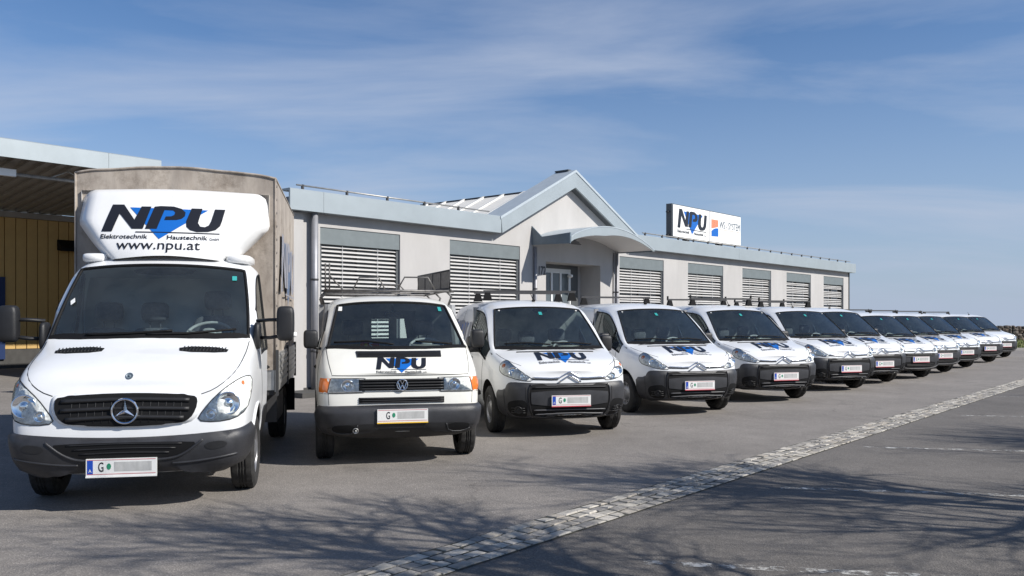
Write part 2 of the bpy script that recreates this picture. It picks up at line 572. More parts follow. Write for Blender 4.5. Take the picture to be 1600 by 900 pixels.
def mark_on(sh, proj, x0, y0, su, sv, parent, off=.004, small=True, web=False, mats=None, flip=False):
    """company mark laid on a shell: x0,y0 is where the mark's baseline starts, su,sv metres per unit"""
    root = None
    for (nm, mt, v, f, lay) in npu_mark(small, web):
        o = decal(sh, proj, v, f, (lambda p: (x0 + (-1 if flip else 1)*p[0]*su, y0 + p[1]*sv)), off + lay*.002, nm if root else 'company_mark', (mats or {}).get(mt, mt), root or parent)
        if root is None: root = o
    return root

# ------------------------------------------------------------------ vehicle body from rings of points
def loft(stations, tags, creases, arches, level=3, vcreases=(), captag=None):
    """stations: (y, bow, [(x,z[,dy])*9]) from nose to tail; tags(i,j) -> material slot; returns {slot: mesh data}, Shell"""
    J = 8
    bm = bmesh.new()
    cl = bm.edges.layers.float.new('crease_edge')
    cv = bm.verts.layers.float.new('crease_vert')
    ids = []
    for (y, bow, pts) in stations:
        Rr = []; L = []
        for j, p in enumerate(pts):
            yy = y + bow*p[0]*p[0] + (p[2] if len(p) > 2 else 0)
            Rr.append(bm.verts.new((p[0], yy, p[1])))
            L.append(Rr[-1] if j in (0, J) else bm.verts.new((-p[0], yy, p[1])))
        ids.append((Rr, L))
    n = len(ids)
    for i in range(n-1):
        for j in range(J):
            for s in (0, 1):
                a, b = ids[i][s], ids[i+1][s]
                q = [a[j], a[j+1], b[j+1], b[j]]
                if s == 1: q.reverse()
                f = bm.faces.new(q); f.material_index = tags(i, j); f.smooth = True
    for i, e in ((0, 0), (n-1, 1)):
        Rr, L = ids[i]
        for j in range(J):
            q = [Rr[j], L[j], L[j+1], Rr[j+1]]
            q = [v for k, v in enumerate(q) if v not in q[:k]]
            if e == 1: q.reverse()
            f = bm.faces.new(q); f.smooth = True; f.material_index = captag(e, j) if captag else 0
    bmesh.ops.recalc_face_normals(bm, faces=bm.faces)
    for (i0, j0, i1, j1, c) in creases:
        for s in (0, 1):
            a, b = ids[i0][s][j0], ids[i1][s][j1]
            e = bm.edges.get((a, b))
            if e: e[cl] = c
    for (i, j, c) in vcreases:
        for s in (0, 1): ids[i][s][j][cv] = c
    me = bpy.data.meshes.new('shell'); bm.to_mesh(me); bm.free()
    o = bpy.data.objects.new('shell', me); COL.objects.link(o)
    for k in range(6): me.materials.append(MATS['liner'])
    md = o.modifiers.new('s', 'SUBSURF'); md.levels = level; md.render_levels = level
    dg = bpy.context.evaluated_depsgraph_get()
    me2 = bpy.data.meshes.new_from_object(o.evaluated_get(dg))
    bvh = BVHTree.FromPolygons([v.co.copy() for v in me2.vertices], [tuple(p.vertices) for p in me2.polygons])
    bpy.data.objects.remove(o)
    o2 = bpy.data.objects.new('shell', me2); COL.objects.link(o2)
    cut = []
    for (cy, cz, r, xi, xo) in arches:
        for s in (-1, 1):
            c = MB()
            nn = 40
            v = [(s*xi, cy+r*math.cos(2*math.pi*k/nn), cz+r*math.sin(2*math.pi*k/nn)) for k in range(nn)] + [(s*xo, cy+r*math.cos(2*math.pi*k/nn), cz+r*math.sin(2*math.pi*k/nn)) for k in range(nn)]
            c.add(v, [tuple(range(nn)), tuple(range(2*nn-1, nn-1, -1))] + [(k, k+nn, (k+1) % nn+nn, (k+1) % nn) for k in range(nn)])
            co = c.build('cutter', ['liner']*6, fix=True)
            co.data.polygons.foreach_set('material_index', [5]*len(co.data.polygons))
            bmod = o2.modifiers.new('b', 'BOOLEAN'); bmod.operation = 'DIFFERENCE'; bmod.object = co; bmod.solver = 'EXACT'
            cut.append(co)
    dg = bpy.context.evaluated_depsgraph_get()
    me3 = bpy.data.meshes.new_from_object(o2.evaluated_get(dg))
    bpy.data.objects.remove(o2)
    for c in cut: bpy.data.objects.remove(c)
    groups = {}
    for p in me3.polygons: groups.setdefault(p.material_index, []).append(tuple(p.vertices))
    co = [v.co.copy() for v in me3.vertices]
    return co, groups, bvh
def submesh(co, faces, name, mt, parent, pick=None, shift=0.0, sharp=38):
    mp_ = {}; v = []; f = []
    for q in faces:
        if pick:
            c = sum((co[i] for i in q), Vector())/len(q)
            if not pick(c): continue
        for i in q:
            if i not in mp_: mp_[i] = len(v); v.append(co[i].copy())
        f.append(tuple(mp_[i] for i in q))
    me = bpy.data.meshes.new(name); me.from_pydata(v, [], f); me.update()
    if shift:
        for vv in me.vertices: vv.co -= vv.normal*shift
    return link(name, me, parent, mt, True, sharp)
def border(me, r, name, mt, parent, flat=None):
    """a strip round the open edge of a mesh"""
    cnt = {}
    for p in me.polygons:
        vs_ = list(p.vertices)
        for i in range(len(vs_)):
            a, b = vs_[i], vs_[(i+1) % len(vs_)]
            cnt[(min(a, b), max(a, b))] = cnt.get((min(a, b), max(a, b)), 0)+1
    nb = {}
    for (a, b), c in cnt.items():
        if c == 1: nb.setdefault(a, []).append(b); nb.setdefault(b, []).append(a)
    mb = MB(); seen = set()
    for st in nb:
        if st in seen: continue
        loop = [st]; seen.add(st); cur = st
        while True:
            nx = [q for q in nb[cur] if q not in seen]
            if not nx: break
            cur = nx[0]; seen.add(cur); loop.append(cur)
        if len(loop) > 3: mb.tube([me.vertices[i].co for i in loop], r, 6, closed=True)
    return mb.build(name, mt, parent, smooth=True)
# ------------------------------------------------------------------ ground
def ground_mat(name, base, patchy, speck, tint=(1.0, .955, .91)):
    m = bpy.data.materials.new(name); m.use_nodes = True
    nt = m.node_tree; p = nt.nodes['Principled BSDF']
    L = nt.links.new
    t = nt.nodes.new('ShaderNodeTexCoord')
    def nse(scale, det, rough=.6):
        n = nt.nodes.new('ShaderNodeTexNoise'); n.inputs['Scale'].default_value = scale; n.inputs['Detail'].default_value = det; n.inputs['Roughness'].default_value = rough
        L(t.outputs['Object'], n.inputs['Vector']); return n.outputs['Fac']
    def rng(v, a, b, c, d):
        n = nt.nodes.new('ShaderNodeMapRange'); L(v, n.inputs[0])
        for i, q in enumerate((a, b, c, d)): n.inputs[i+1].default_value = q
        return n.outputs[0]
    def mul(a, b):
        n = nt.nodes.new('ShaderNodeMath'); n.operation = 'MULTIPLY'; L(a, n.inputs[0])
        if isinstance(b, float): n.inputs[1].default_value = b
        else: L(b, n.inputs[1])
        return n.outputs[0]
    big = rng(nse(.35, 5), .3, .7, 1-patchy, 1+patchy)
    mid = rng(nse(2.4, 6, .7), .3, .7, 1-patchy*.7, 1+patchy*.7)
    fine = rng(nse(75, 3, .7), .3, .7, 1-speck, 1+speck)
    vor = nt.nodes.new('ShaderNodeTexVoronoi'); vor.inputs['Scale'].default_value = 95
    L(t.outputs['Object'], vor.inputs['Vector'])
    chip = rng(vor.outputs['Color'], .55, 1.0, .88, 1.45)
    v = mul(mul(mul(big, mid), fine), chip)
    # hairline cracks
    v2 = nt.nodes.new('ShaderNodeTexVoronoi'); v2.feature = 'DISTANCE_TO_EDGE'; v2.inputs['Scale'].default_value = .33
    wv = nt.nodes.new('ShaderNodeVectorMath'); wv.operation = 'ADD'
    nn = nt.nodes.new('ShaderNodeTexNoise'); nn.inputs['Scale'].default_value = 1.6; nn.inputs['Detail'].default_value = 5
    L(t.outputs['Object'], nn.inputs['Vector']); L(t.outputs['Object'], wv.inputs[0]); L(nn.outputs['Color'], wv.inputs[1])
    L(wv.outputs[0], v2.inputs['Vector'])
    crack = rng(v2.outputs['Distance'], 0.0, .007, .62, 1.0)
    gate = rng(nse(.22, 3), .52, .60, 0.0, 1.0)
    mxc = nt.nodes.new('ShaderNodeMix'); mxc.inputs['A'].default_value = 1.0
    L(gate, mxc.inputs['Factor']); L(crack, mxc.inputs['B'])
    v = mul(v, mxc.outputs['Result'])
    stain = nt.nodes.new('ShaderNodeMapRange'); L(nse(.9, 7, .62), stain.inputs[0])
    for i, q in enumerate((.60, .70, 1.0, .72)): stain.inputs[i+1].default_value = q
    v = mul(v, stain.outputs[0])
    v = mul(v, base)
    c = nt.nodes.new('ShaderNodeCombineColor')
    for i in range(3): L(mul(v, tint[i]), c.inputs[i])
    L(c.outputs[0], p.inputs['Base Color'])
    p.inputs['Roughness'].default_value = .88
    b = nt.nodes.new('ShaderNodeBump'); b.inputs['Strength'].default_value = .55; b.inputs['Distance'].default_value = .006
    L(vor.outputs['Distance'], b.inputs['Height']); L(b.outputs[0], p.inputs['Normal'])
    MATS[name] = m
    return m
ground_mat('asphalt', .208, .17, .22, (1.0, .91, .82))
ground_mat('asphalt_dark', .128, .18, .24, (1.0, .91, .82))
ground_mat('field', .10, .3, .2, (.7, 1.0, .35))

yard_y1 = 43.2
m = MB(); m.add([(-140,-60,0),(140,-60,0),(140,yard_y1,0),(-140,yard_y1,0)], [(0,1,2,3)])
tag(m.build('yard_ground', 'asphalt'), kind='structure')
# land falling away behind the stone wall, on to the horizon
prof = [(yard_y1,-.02),(46.8,.35),(48,.2),(60,-3),(120,-14),(400,-40),(1500,-75),(9000,-200)]
m = MB()
xs = [-6000,-600,-140,-60,0,20,60,140,600,6000]
for (y, z) in prof:
    for x in xs: m.v.append((x, y, z))
for j in range(len(prof)-1):
    for i in range(len(xs)-1): m.f.append((j*10+i, j*10+i+1, (j+1)*10+i+1, (j+1)*10+i)); m.m.append(0)
tag(m.build('terrain', 'grass_ground'), kind='structure')

# strip of setts: origin on its far edge, u along it, w across it to the camera side
SA = Vector((.441, 7.04)); SU = Vector((.640, .768)).normalized(); SW = Vector((SU.y, -SU.x))
def strip(u, w, z=0.0): p = SA + SU*u + SW*w; return (p.x, p.y, z)
STW = .46
m = MB(); m.add([strip(-14, STW-.02, .004), strip(-14, 60, .004), strip(34, 60, .004), strip(34, STW-.02, .004)], [(0,1,2,3)])
tag(m.build('parking_area', 'asphalt_dark', fix=True), kind='structure')
mat('sett_bed', (.050,.048,.036), .95, var=.3, vscale=12)
for k, c in enumerate(((.37,.345,.30),(.29,.27,.24),(.43,.40,.35),(.24,.225,.205),(.35,.315,.265))):
    mat('sett_%d' % k, c, .85, var=.22, vscale=22, bump=.5, bscale=55)
m = MB(); m.add([strip(-14, -.01, .008), strip(-14, STW+.01, .008), strip(34, STW+.01, .008), strip(34, -.01, .008)], [(0,1,2,3)])
bed = tag(m.build('sett_strip', 'sett_bed', fix=True), kind='structure')
setts = []
for row in range(4):
    u = -9.0+random.random()*.1
    while u < 25:
        l = random.uniform(.10, .165)
        setts.append((u, row, l)); u += l+random.uniform(.010,.020)
def sett_geo(u, row, l):
    rw = STW/4
    w0, w1 = row*rw+.006+random.uniform(0,.006), (row+1)*rw-.006-random.uniform(0,.006)
    h = random.uniform(.012,.018); tl = random.uniform(-.004,.004); tw = random.uniform(-.004,.004)
    j = lambda: random.uniform(-.006,.006)
    low = [(u+j(),w0+j()),(u+l+j(),w0+j()),(u+l+j(),w1+j()),(u+j(),w1+j())]
    cx, cw = u+l/2, (w0+w1)/2
    mid = [(cx+(a-cx)*.97, cw+(b-cw)*.97) for a, b in low]
    top = [(cx+(a-cx)*.80, cw+(b-cw)*.80) for a, b in low]
    v = [strip(a,b,.006) for a,b in low]+[strip(a,b,h*.75+tl*(1 if a>cx else -1)) for a,b in mid]+[strip(a,b,h+tl*(1 if a>cx else -1)+tw*(1 if b>cw else -1)) for a,b in top]
    f = []
    for q in (0,4):
        for i in range(4): f.append((q+i, q+(i+1)%4, q+4+(i+1)%4, q+4+i))
    f.append((8,9,10,11))
    return v, [tuple(reversed(q)) for q in f]
vis = [s_ for s_ in setts if s_[0] > -2.6]
vis.sort(key=lambda s_: s_[0])
near = set(vis[:300])
rest = MB()
for s_ in setts:
    v, f = sett_geo(*s_)
    if s_ in near: MB().add(v, f).build('sett', 'sett_%d' % random.randrange(5), bed)
    elif s_[0] > -9: rest.add(v, f, random.randrange(5))
tag(rest.build('far_setts', ['sett_%d' % k for k in range(5)], bed), kind='stuff')

# worn painted bay lines
mat('worn_white', (.55,.54,.50), .8)
def worn():
    m = bpy.data.materials.new('worn_line'); m.use_nodes = True
    nt = m.node_tree; p = nt.nodes['Principled BSDF']
    p.inputs['Base Color'].default_value = (.50,.49,.46,1); p.inputs['Roughness'].default_value = .85
    t = nt.nodes.new('ShaderNodeTexCoord'); n = nt.nodes.new('ShaderNodeTexNoise')
    n.inputs['Scale'].default_value = 9; n.inputs['Detail'].default_value = 10; n.inputs['Roughness'].default_value = .75
    r = nt.nodes.new('ShaderNodeValToRGB'); r.color_ramp.elements[0].position = .47; r.color_ramp.elements[1].position = .60
    nt.links.new(t.outputs['Object'], n.inputs['Vector']); nt.links.new(n.outputs['Fac'], r.inputs[0]); nt.links.new(r.outputs[0], p.inputs['Alpha'])
    MATS['worn_line'] = m
worn()
for (a, b) in (((2.5,8.02),(8.5,6.95)), ((4.3,10.55),(10.5,9.45)), ((.85,5.56),(6.8,4.5)), ((7.3,14.0),(13.5,12.9)), ((9.8,17.4),(16,16.3))):
    a = Vector(a); b = Vector(b); d = (b-a).normalized(); n = Vector((-d.y, d.x))*.05
    m = MB(); N = 30; L_ = (b-a).length
    for k in range(N+1):
        p = a+d*(L_*k/N); m.v += [(p.x+n.x, p.y+n.y, .008), (p.x-n.x, p.y-n.y, .008)]
    for k in range(N): m.f.append((2*k, 2*k+1, 2*k+3, 2*k+2)); m.m.append(0)
    tag(m.build('bay_line', 'worn_line', fix=True), kind='structure')

# ------------------------------------------------------------------ office building: x along the front, y into the building
BX, BY, BA = -4.3, 18.0, math.atan2(.755, .656)
bld = empty('office_building', (BX, BY, 0), BA)
tag(bld, 'long low grey office building with gabled entrance, pale blue roof edge and slatted blinds', 'building')
T0, T1 = -.33, 31.4
WIN = [(.35,2.60),(4.22,6.88),(11.66,14.29),(15.91,18.52),(20.09,22.67),(24.19,26.78),(28.27,30.75)]
SILL, HEAD, WT = .90, 3.53, 3.86
P0, P1, PH = 8.0, 10.63, 3.18
m = MB()
cuts = sorted([(a, b, 'w') for a, b in WIN]+[(P0, P1, 'p')])
x = T0
for a, b, k in cuts:
    m.box(x, a, 0, .3, 0, WT)
    if k == 'w':
        m.box(a, b, 0, .3, 0, SILL); m.box(a, b, 0, .3, HEAD, WT)
    else: m.box(a, b, 0, .3, PH, WT)
    x = b
m.box(x, T1, 0, .3, 0, WT)
m.box(T1-.3, T1, .3, 10, 0, WT)                         # far end
m.box(T0, T0+.3, .3, 9.7, 0, WT)                        # near end
m.box(T0, T1-.3, 9.7, 10, 0, WT)
m.prism([(5.88,WT),(12.20,WT),(9.04,5.40)], 0, .3)      # gable
m.box(P0-.15, P0, .3, .75, 0, PH+.2); m.box(P1, P1+.15, .3, .75, 0, PH+.2)      # entrance recess
m.box(P0, P1, .75, .9, 0, PH+.2)
m.box(P0, P1, .3, .75, PH, PH+.2)
m.build('wall', 'stucco', bld)
MB().box(-2.2, T0-.002, .42, .7, 0, WT).build('link_wall', 'stucco', bld)
MB().box(T0-.02, T0+.22, -.05, -.002, 0, WT-.08).build('pilaster', 'stucco', bld)
MB().box(T0, P0-.02, -.03, -.001, 0, .14).box(P1+.02, T1, -.03, -.001, 0, .14).build('plinth', 'plinth', bld)
MB().box(T0-.3, 3.0, -.75, -.04, 0, .10).build('kerb_slab', 'plinth', bld)
MB().box(P0-.1, P1+.1, -1.0, -.04, 0, .17).box(P0+.01, P1-.01, -.04, .74, 0, .34).box(P0-.05,P1+.05,-.6,-.04,.17,.34).build('entrance_step', 'kerb_stone', bld)
# windows with raffstore blinds
for a, b in WIN:
    w = MB().box(a+.01, b-.01, .16, .20, SILL+.01, HEAD-.01).build('window', 'pane_dark', bld)
    fr = MB().box(a+.004, a+.075, .055, .16, SILL+.01, HEAD-.36).box(b-.075, b-.004, .055, .16, SILL+.01, HEAD-.36)
    fr.box((a+b)/2-.04, (a+b)/2+.04, .12, .16, SILL+.01, HEAD-.36)
    fr.build('frame', 'anthracite', w)
    MB().box(a+.003, b-.003, .02, .155, HEAD-.355, HEAD-.004).build('blind_box', 'shutter_box', w)
    MB().box(a-.04, b+.04, -.05, .12, SILL-.03, SILL+.008).build('sill', 'anthracite', w)
    z = SILL+.06; me = None; k = 0
    while z < HEAD-.39:
        if me is None:
            s = MB()
            pr = [(-.040,-.024),(-.034,-.028),(-.012,-.006),(.012,.010),(.036,.018),(.040,.024),(.010,.016),(-.014,.0)]
            s.prism_x(pr, a+.08, b-.08)
            o = s.build('slat', 'slat', w, fix=True); me = o.data
        else:
            o = bpy.data.objects.new('slat', me); COL.objects.link(o); o.parent = w
        o.location = (0, .095, z); o.rotation_euler = (R(random.uniform(-3,3)+1), R(random.uniform(-.08,.08)), 0)
        z += .0905; k += 1
    for q in (.28, .72):
        xx = a+(b-a)*q
        MB().box(xx-.006, xx+.006, .050, .053, SILL+.05, HEAD-.37).build('blind_tape', 'slat', w)
# roof edge in panels with open joints
def fascia(x0, x1, y=-.26, joints=()):
    e = [x0]+list(joints)+[x1]
    for a, b in zip(e[:-1], e[1:]):
        MB().prism_x([(y,3.80),(y,4.215),(y+.02,4.235),(y+.30,4.235),(y+.30,4.19),(y+.05,4.19),(y+.05,3.83),(-.002,3.83),(-.002,3.80)], a+.003, b-.003).build('fascia_panel', 'fascia', bld, fix=True)
fascia(T0-.25, 5.84, joints=(.25,))
fascia(12.24, T1+.28, joints=(19.3, 25.6))
MB().box(-2.3, T0-.26, .16, .24, 3.80, 4.20).box(-2.3, T0-.26, .24, .7, 3.80, 3.83).build('fascia_panel', 'fascia_top', bld)
MB().box(T1+.20, T1+.28, .05, 10, 3.80, 4.235).build('fascia_panel', 'fascia', bld)
MB().box(T1+.04, T1+.13, -.02, .07, 0, 3.8).build('end_post', 'anthracite', bld)
for s in (-1, 1):
    q = lambda t: 9.04+s*t
    MB().prism([(q(3.20),4.215),(q(0),5.82),(q(0),5.34),(q(3.16),3.80)], -.26, -.20).build('gable_fascia', 'fascia', bld, fix=True)
    MB().prism([(q(3.155),3.80),(q(0),5.342),(q(0),5.39),(q(3.155),3.85)], -.20, -.002).build('gable_soffit', 'anthracite', bld, fix=True)
    MB().prism([(q(3.24),4.225),(q(0),5.845),(q(0),5.77),(q(3.24),4.15)], -.28, .45).build('gable_roof', 'fascia_top', bld, fix=True)
    sk = MB().prism([(q(2.45),4.17),(q(0),5.38),(q(0),5.32),(q(2.45),4.11)], .452, 6.2).build('skylight', 'skylight', bld, fix=True)
    for k in range(7):
        y = .75+.84*k
        MB().prism([(q(2.46),4.215),(q(.02),5.42),(q(.02),5.36),(q(2.46),4.155)], y, y+.10).build('skylight_rib', 'skylight_bar', sk, fix=True)
MB().prism([(9.04-2.4,4.17),(9.04+2.4,4.17),(9.04,5.34)], 6.2, 6.25).build('skylight_end', 'skylight', bld)
MB().box(8.99, 9.09, .46, 6.2, 5.37, 5.405).build('ridge_rail', 'steel_dark', bld)
MB().box(8.96, 9.12, -.05, .44, 5.835, 5.875).build('ridge_cap', 'anthracite', bld)
MB().box(T0+.02, T1-.02, .04, 9.95, 3.87, 4.12).build('flat_roof', 'roofing', bld)
# snow and lightning rail along the roof edge
def rail(x0, x1, step):
    r = MB().tube([(x0, -.05, 4.345),(x1, -.05, 4.345)], .018, 8).build('roof_rail', 'rail_steel', bld, smooth=True)
    x = x0+.15
    while x < x1:
        MB().box(x-.02, x+.02, -.075, -.025, 4.236, 4.365).build('rail_bracket', 'steel_dark', r); x += step
rail(-.28, 5.6, 1.15)
rail(12.9, T1+.1, 1.05)
MB().box(12.92, 13.12, 1.4, 1.7, 4.13, 4.75).tube([(13.02,1.55,4.75),(13.02,1.55,4.86)], .12, 10).build('roof_vent', 'steel_dark', bld)
# downpipes
def pipe(t, y=-.12, r=.055, zt=3.8):
    p = MB().tube([(t,y,.12),(t,y,zt)], r, 12).build('downpipe', 'pipe', bld, smooth=True)
    for z in (.9, 2.4): MB().tube([(t,y,z-.02),(t,y,z+.02)], r+.008, 12).build('pipe_clamp', 'steel_dark', p, smooth=True)
pipe(.12, r=.075); pipe(7.47, -.06, .045, 3.55); pipe(11.42, -.07, .045, 3.6); pipe(11.30, -.04, .02, 3.6)
# porch canopy: arched sheet on side cheeks
A0, A1, AO = 7.42, 11.56, -1.32
def arch(f, top=True):
    z = 3.66+.50*math.sin(math.pi*min(1, max(0, f*.93+.07)))**.9
    return z
N = 28
zt_ = lambda f: 3.64+.52*(1-(2*(f-.46)/1.08)**2) - (.03 if f < .02 else 0)
th = lambda f: .05+.22*(1-abs(2*f-.75)/1.25)
up = [(A0+(A1-A0)*k/N, zt_(k/N)) for k in range(N+1)]
lw = [(A0+(A1-A0)*k/N, zt_(k/N)-max(.03, th(k/N))) for k in range(N+1)]
can = MB()
for k in range(N): can.prism([lw[k], lw[k+1], up[k+1], up[k]], AO, AO+.05)
co_ = can.build('porch_canopy', 'fascia', bld, fix=True)
sf = MB()
for k in range(N):
    a, b = lw[k], lw[k+1]
    sf.prism([(a[0],a[1]+.012),(b[0],b[1]+.012),(b[0],b[1]+.03),(a[0],a[1]+.03)], AO+.052, -.002)
sf.build('canopy_soffit', 'soffit', co_, fix=True)
rf = MB()
for k in range(N):
    a, b = up[k], up[k+1]
    rf.prism([(a[0],a[1]-.02),(b[0],b[1]-.02),(b[0],b[1]+.004),(a[0],a[1]+.004)], AO-.01, -.002)
rf.build('canopy_roof', 'fascia_top', co_, fix=True)
MB().prism_x([(-.002,4.12),(-.36,3.80),(AO,3.86),(AO,3.57),(-.002,3.60)], A0-.05, A0-.012).build('canopy_cheek', 'steel_blue', co_, fix=True)
MB().prism_x([(-.002,3.60),(AO+.06,3.58),(AO+.06,3.64),(-.002,3.66)], A1-.06, A1-.01).build('canopy_cheek', 'steel_blue', co_, fix=True)
MB().prism([(A0+.05,3.57),(A0+.55,3.57),(A0+.25,3.70),(A0+.05,3.74)], AO+.06, AO+.12).build('canopy_bracket', 'black', co_, fix=True)
v, f = fit_text('172', 7.68, 7.98, 2.80, 3.04, .012)
MB().add([(q[0], -.012, q[1]) for q in v], f).add([(q[0], -.004, q[1]) for q in v], f).build('house_number', 'steel_dark', bld)
# entrance door
dz0, dz1, d0, d1 = .345, 3.06, 8.62, 10.02
dr = MB().box(d0, d0+.10, .66, .72, dz0, dz1).box(d1-.10, d1, .66, .72, dz0, dz1).box(d0+.10, d1-.10, .66, .72, dz1-.13, dz1).box(d0+.10, d1-.10, .66, .72, dz0, dz0+.18)
w3 = (d1-d0-.2-.16)/3
for k in (1, 2): dr.box(d0+.10+k*w3+(k-1)*.08, d0+.10+k*w3+k*.08, .66, .72, dz0+.18, dz1-.13)
door = dr.build('entrance_door', 'white_frame', bld)
for k in range(3):
    xa = d0+.10+k*(w3+.08)
    MB().box(xa, xa+w3, .685, .700, dz0+.18, dz1-.13).build('pane', 'door_pane', door)
MB().tube([(d1-.05,.60,1.2),(d1-.05,.60,2.2)], .018, 8).build('handle', 'chrome', door, smooth=True)
MB().box(P0+.002, d0-.002, .66, .74, .345, PH-.01).box(d1+.002, P1-.25, .66, .74, .345, PH-.01).box(d0, d1, .66, .74, dz1+.002, PH-.01).build('door_surround', 'anthracite', bld)
MB().ell((d1-.16, .56, 2.86), (.05,.09,.05), .7, 12, 8).build('door_camera', 'lamp_white', bld, smooth=True)

# ------------------------------------------------------------------ sign box on the roof
sg = empty('roof_sign', (BX, BY, 0), BA)
tag(sg, 'white illuminated sign box with two company names on the flat roof', 'sign')
s0, s1, zb, zt = 14.85, 19.95, 4.36, 5.50
MB().box(s0, s1, .02, .24, zb, zt).build('sign_housing', 'anthracite', sg)
fc = MB().box(s0+.05, s1-.02, -.005, .019, zb+.03, zt-.03).build('sign_face', 'lamp_white', sg)
MB().box(17.46, 17.50, -.012, -.006, zb+.03, zt-.03).build('divider', 'pipe', fc)
root_ = None
for (nm, mt, v, f, lay) in npu_mark(True):
    mm = MB().add([(15.18+p[0]*.47, -.010-.003*lay, 4.72+p[1]*.60) for p in v], f)
    o = mm.build(nm, mt, fc)
for k in range(5):
    xx = 17.60+.105*k
    pts = [(xx, 4.86-.0+.02*k), (xx+.085, 4.875+.02*k), (xx+.085, 5.20), (xx, 5.20)]
    MB().add([(p[0], -.012, p[1]) for p in pts], [(0,1,2,3)]).build('logo_bar', 'orange', fc)
pts = [(17.60,4.58),(18.12,4.60),(18.12,4.90),(17.95,4.895),(17.78,4.86),(17.60,4.78)]
MB().add([(p[0], -.012, p[1]) for p in pts], [tuple(range(6))]).build('logo_arch', 'logo_blue', fc)
v, f = fit_text('WS - SYSTEM', 18.22, 19.86, 4.92, 5.18, .0)
MB().add([(q[0], -.012, q[1]) for q in v], f).build('lettering', 'steel_blue', fc)
MB().add([(18.2,-.012,4.868),(19.86,-.012,4.868),(19.86,-.012,4.878),(18.2,-.012,4.878)], [(0,1,2,3)]).build('logo_line', 'orange', fc)
for xx in (16.0, 18.4):
    MB().box(xx-.10, xx+.10, .05, .22, 4.12, zb).build('sign_foot', 'steel_dark', sg)
for z in (zb+.05, zt-.3): MB().box(s0-.09, s0, .12, .20, z, z+.05).build('sign_bracket', 'steel_dark', sg)

# ------------------------------------------------------------------ hall with open roof on the left
hall = empty('warehouse', (BX, BY, 0), BA)
tag(hall, 'yellow clad warehouse with wide overhanging roof behind the box truck', 'building')
yw, yf = 15.0, 8.5
xa, xb, xw = -16.0, 1.13, 3.0
MB().box(xa, xw, yw+.06, yw+.3, 0, 4.9).build('wall', 'yellow_clad', hall)
me = None; x = xa
while x < xw-.3:
    if me is None:
        o = MB().prism([(0,.62),(.30,.62),(.30,4.80),(0,4.80)], -.03, .05).build('cladding_panel', 'yellow_clad', hall, fix=True)
        me = o.data
    else:
        o = bpy.data.objects.new('cladding_panel', me); COL.objects.link(o); o.parent = hall
    o.location = (x+.01, yw+random.uniform(-.004,.004), 0)
    x += .325
MB().box(xw-.8, xw-.6, yf+.35, yw-.03, 0, 5.0).build('shade_wall', 'yellow_clad', hall)  # unseen wall added behind the truck to keep sun off the cladding
MB().box(xa, xw, yw-.02, yw+.058, 0, .61).build('plinth', 'plinth', hall)  # dark base, made taller so its colour also stands for shade
# monopitch roof falling towards the wall
sl = (5.66-5.02)/(yw-yf)
zr = lambda y: 5.66-(y-yf)*sl
MB().prism_x([(yf+.02,zr(yf)+.12),(yw+.3,zr(yw+.3)+.12),(yw+.3,zr(yw+.3)+.05),(yf+.02,zr(yf)+.05)], xa, xb).build('roof', 'corrugated', hall, fix=True)
me = None; x = xa+.1
while x < xb-.2:
    if me is None:
        o = MB().prism_x([(yf+.05,zr(yf)+.05),(yw,zr(yw)+.05),(yw,zr(yw)-.03),(yf+.05,zr(yf)-.03)], 0, .15).build('roof_rib', 'corrugated', hall, fix=True); me = o.data
    else:
        o = bpy.data.objects.new('roof_rib', me); COL.objects.link(o); o.parent = hall
    o.location = (x, 0, 0); x += .36
for a, b in ((xa, -5.0), (-5.0, -.35), (-.35, xb)):
    MB().prism_x([(yf-.06,5.60),(yf-.06,6.05),(yf,6.08),(yf+.3,6.05),(yf+.3,5.99),(yf,6.01),(yf,5.60)], a+.004, b-.004).build('fascia_panel', 'fascia', hall, fix=True)
MB().box(xa, xw, yw-.22, yw-.04, 4.80, 4.98).build('wall_beam', 'corrugated', hall)
bm_ = MB().tube([(xa,9.2,5.30),(xb-.2,9.2,5.30)], .05, 8)
k = xa
while k < xb-1:
    bm_.tube([(k,9.2,5.30),(k+.5,9.2,5.54)], .016, 6).tube([(k+1.0,9.2,5.30),(k+.5,9.2,5.54)], .016, 6); k += 2.4
bm_.build('lattice_beam', 'rail_steel', hall)
for x in (-14, .8): MB().box(x-.1, x+.1, 9.1, 9.3, 0, 5.25).build('roof_post', 'corrugated', hall)
MB().box(-5.2, -2.45, 9.0, 9.14, 5.22, 5.40).build('strip_lamp', 'lamp_white', hall)
MB().prism_x([(yf+.35,5.66),(yw+.3,5.12),(yw+.3,5.05),(yf+.35,5.58)], xb+.003, xw-.5).build('shade_roof', 'corrugated', hall, fix=True)  # hidden roof piece added to help block the sun from the wall
MB().box(-3.2, -.73, yw-.10, yw-.031, .30, 2.90).build('steel_door', 'blue_door', hall)
MB().prism_x([(yw-.40,3.92),(yw-.031,4.20),(yw-.031,3.85),(yw-.40,3.80)], .85, 1.40).build('wall_lamp', 'black', hall)

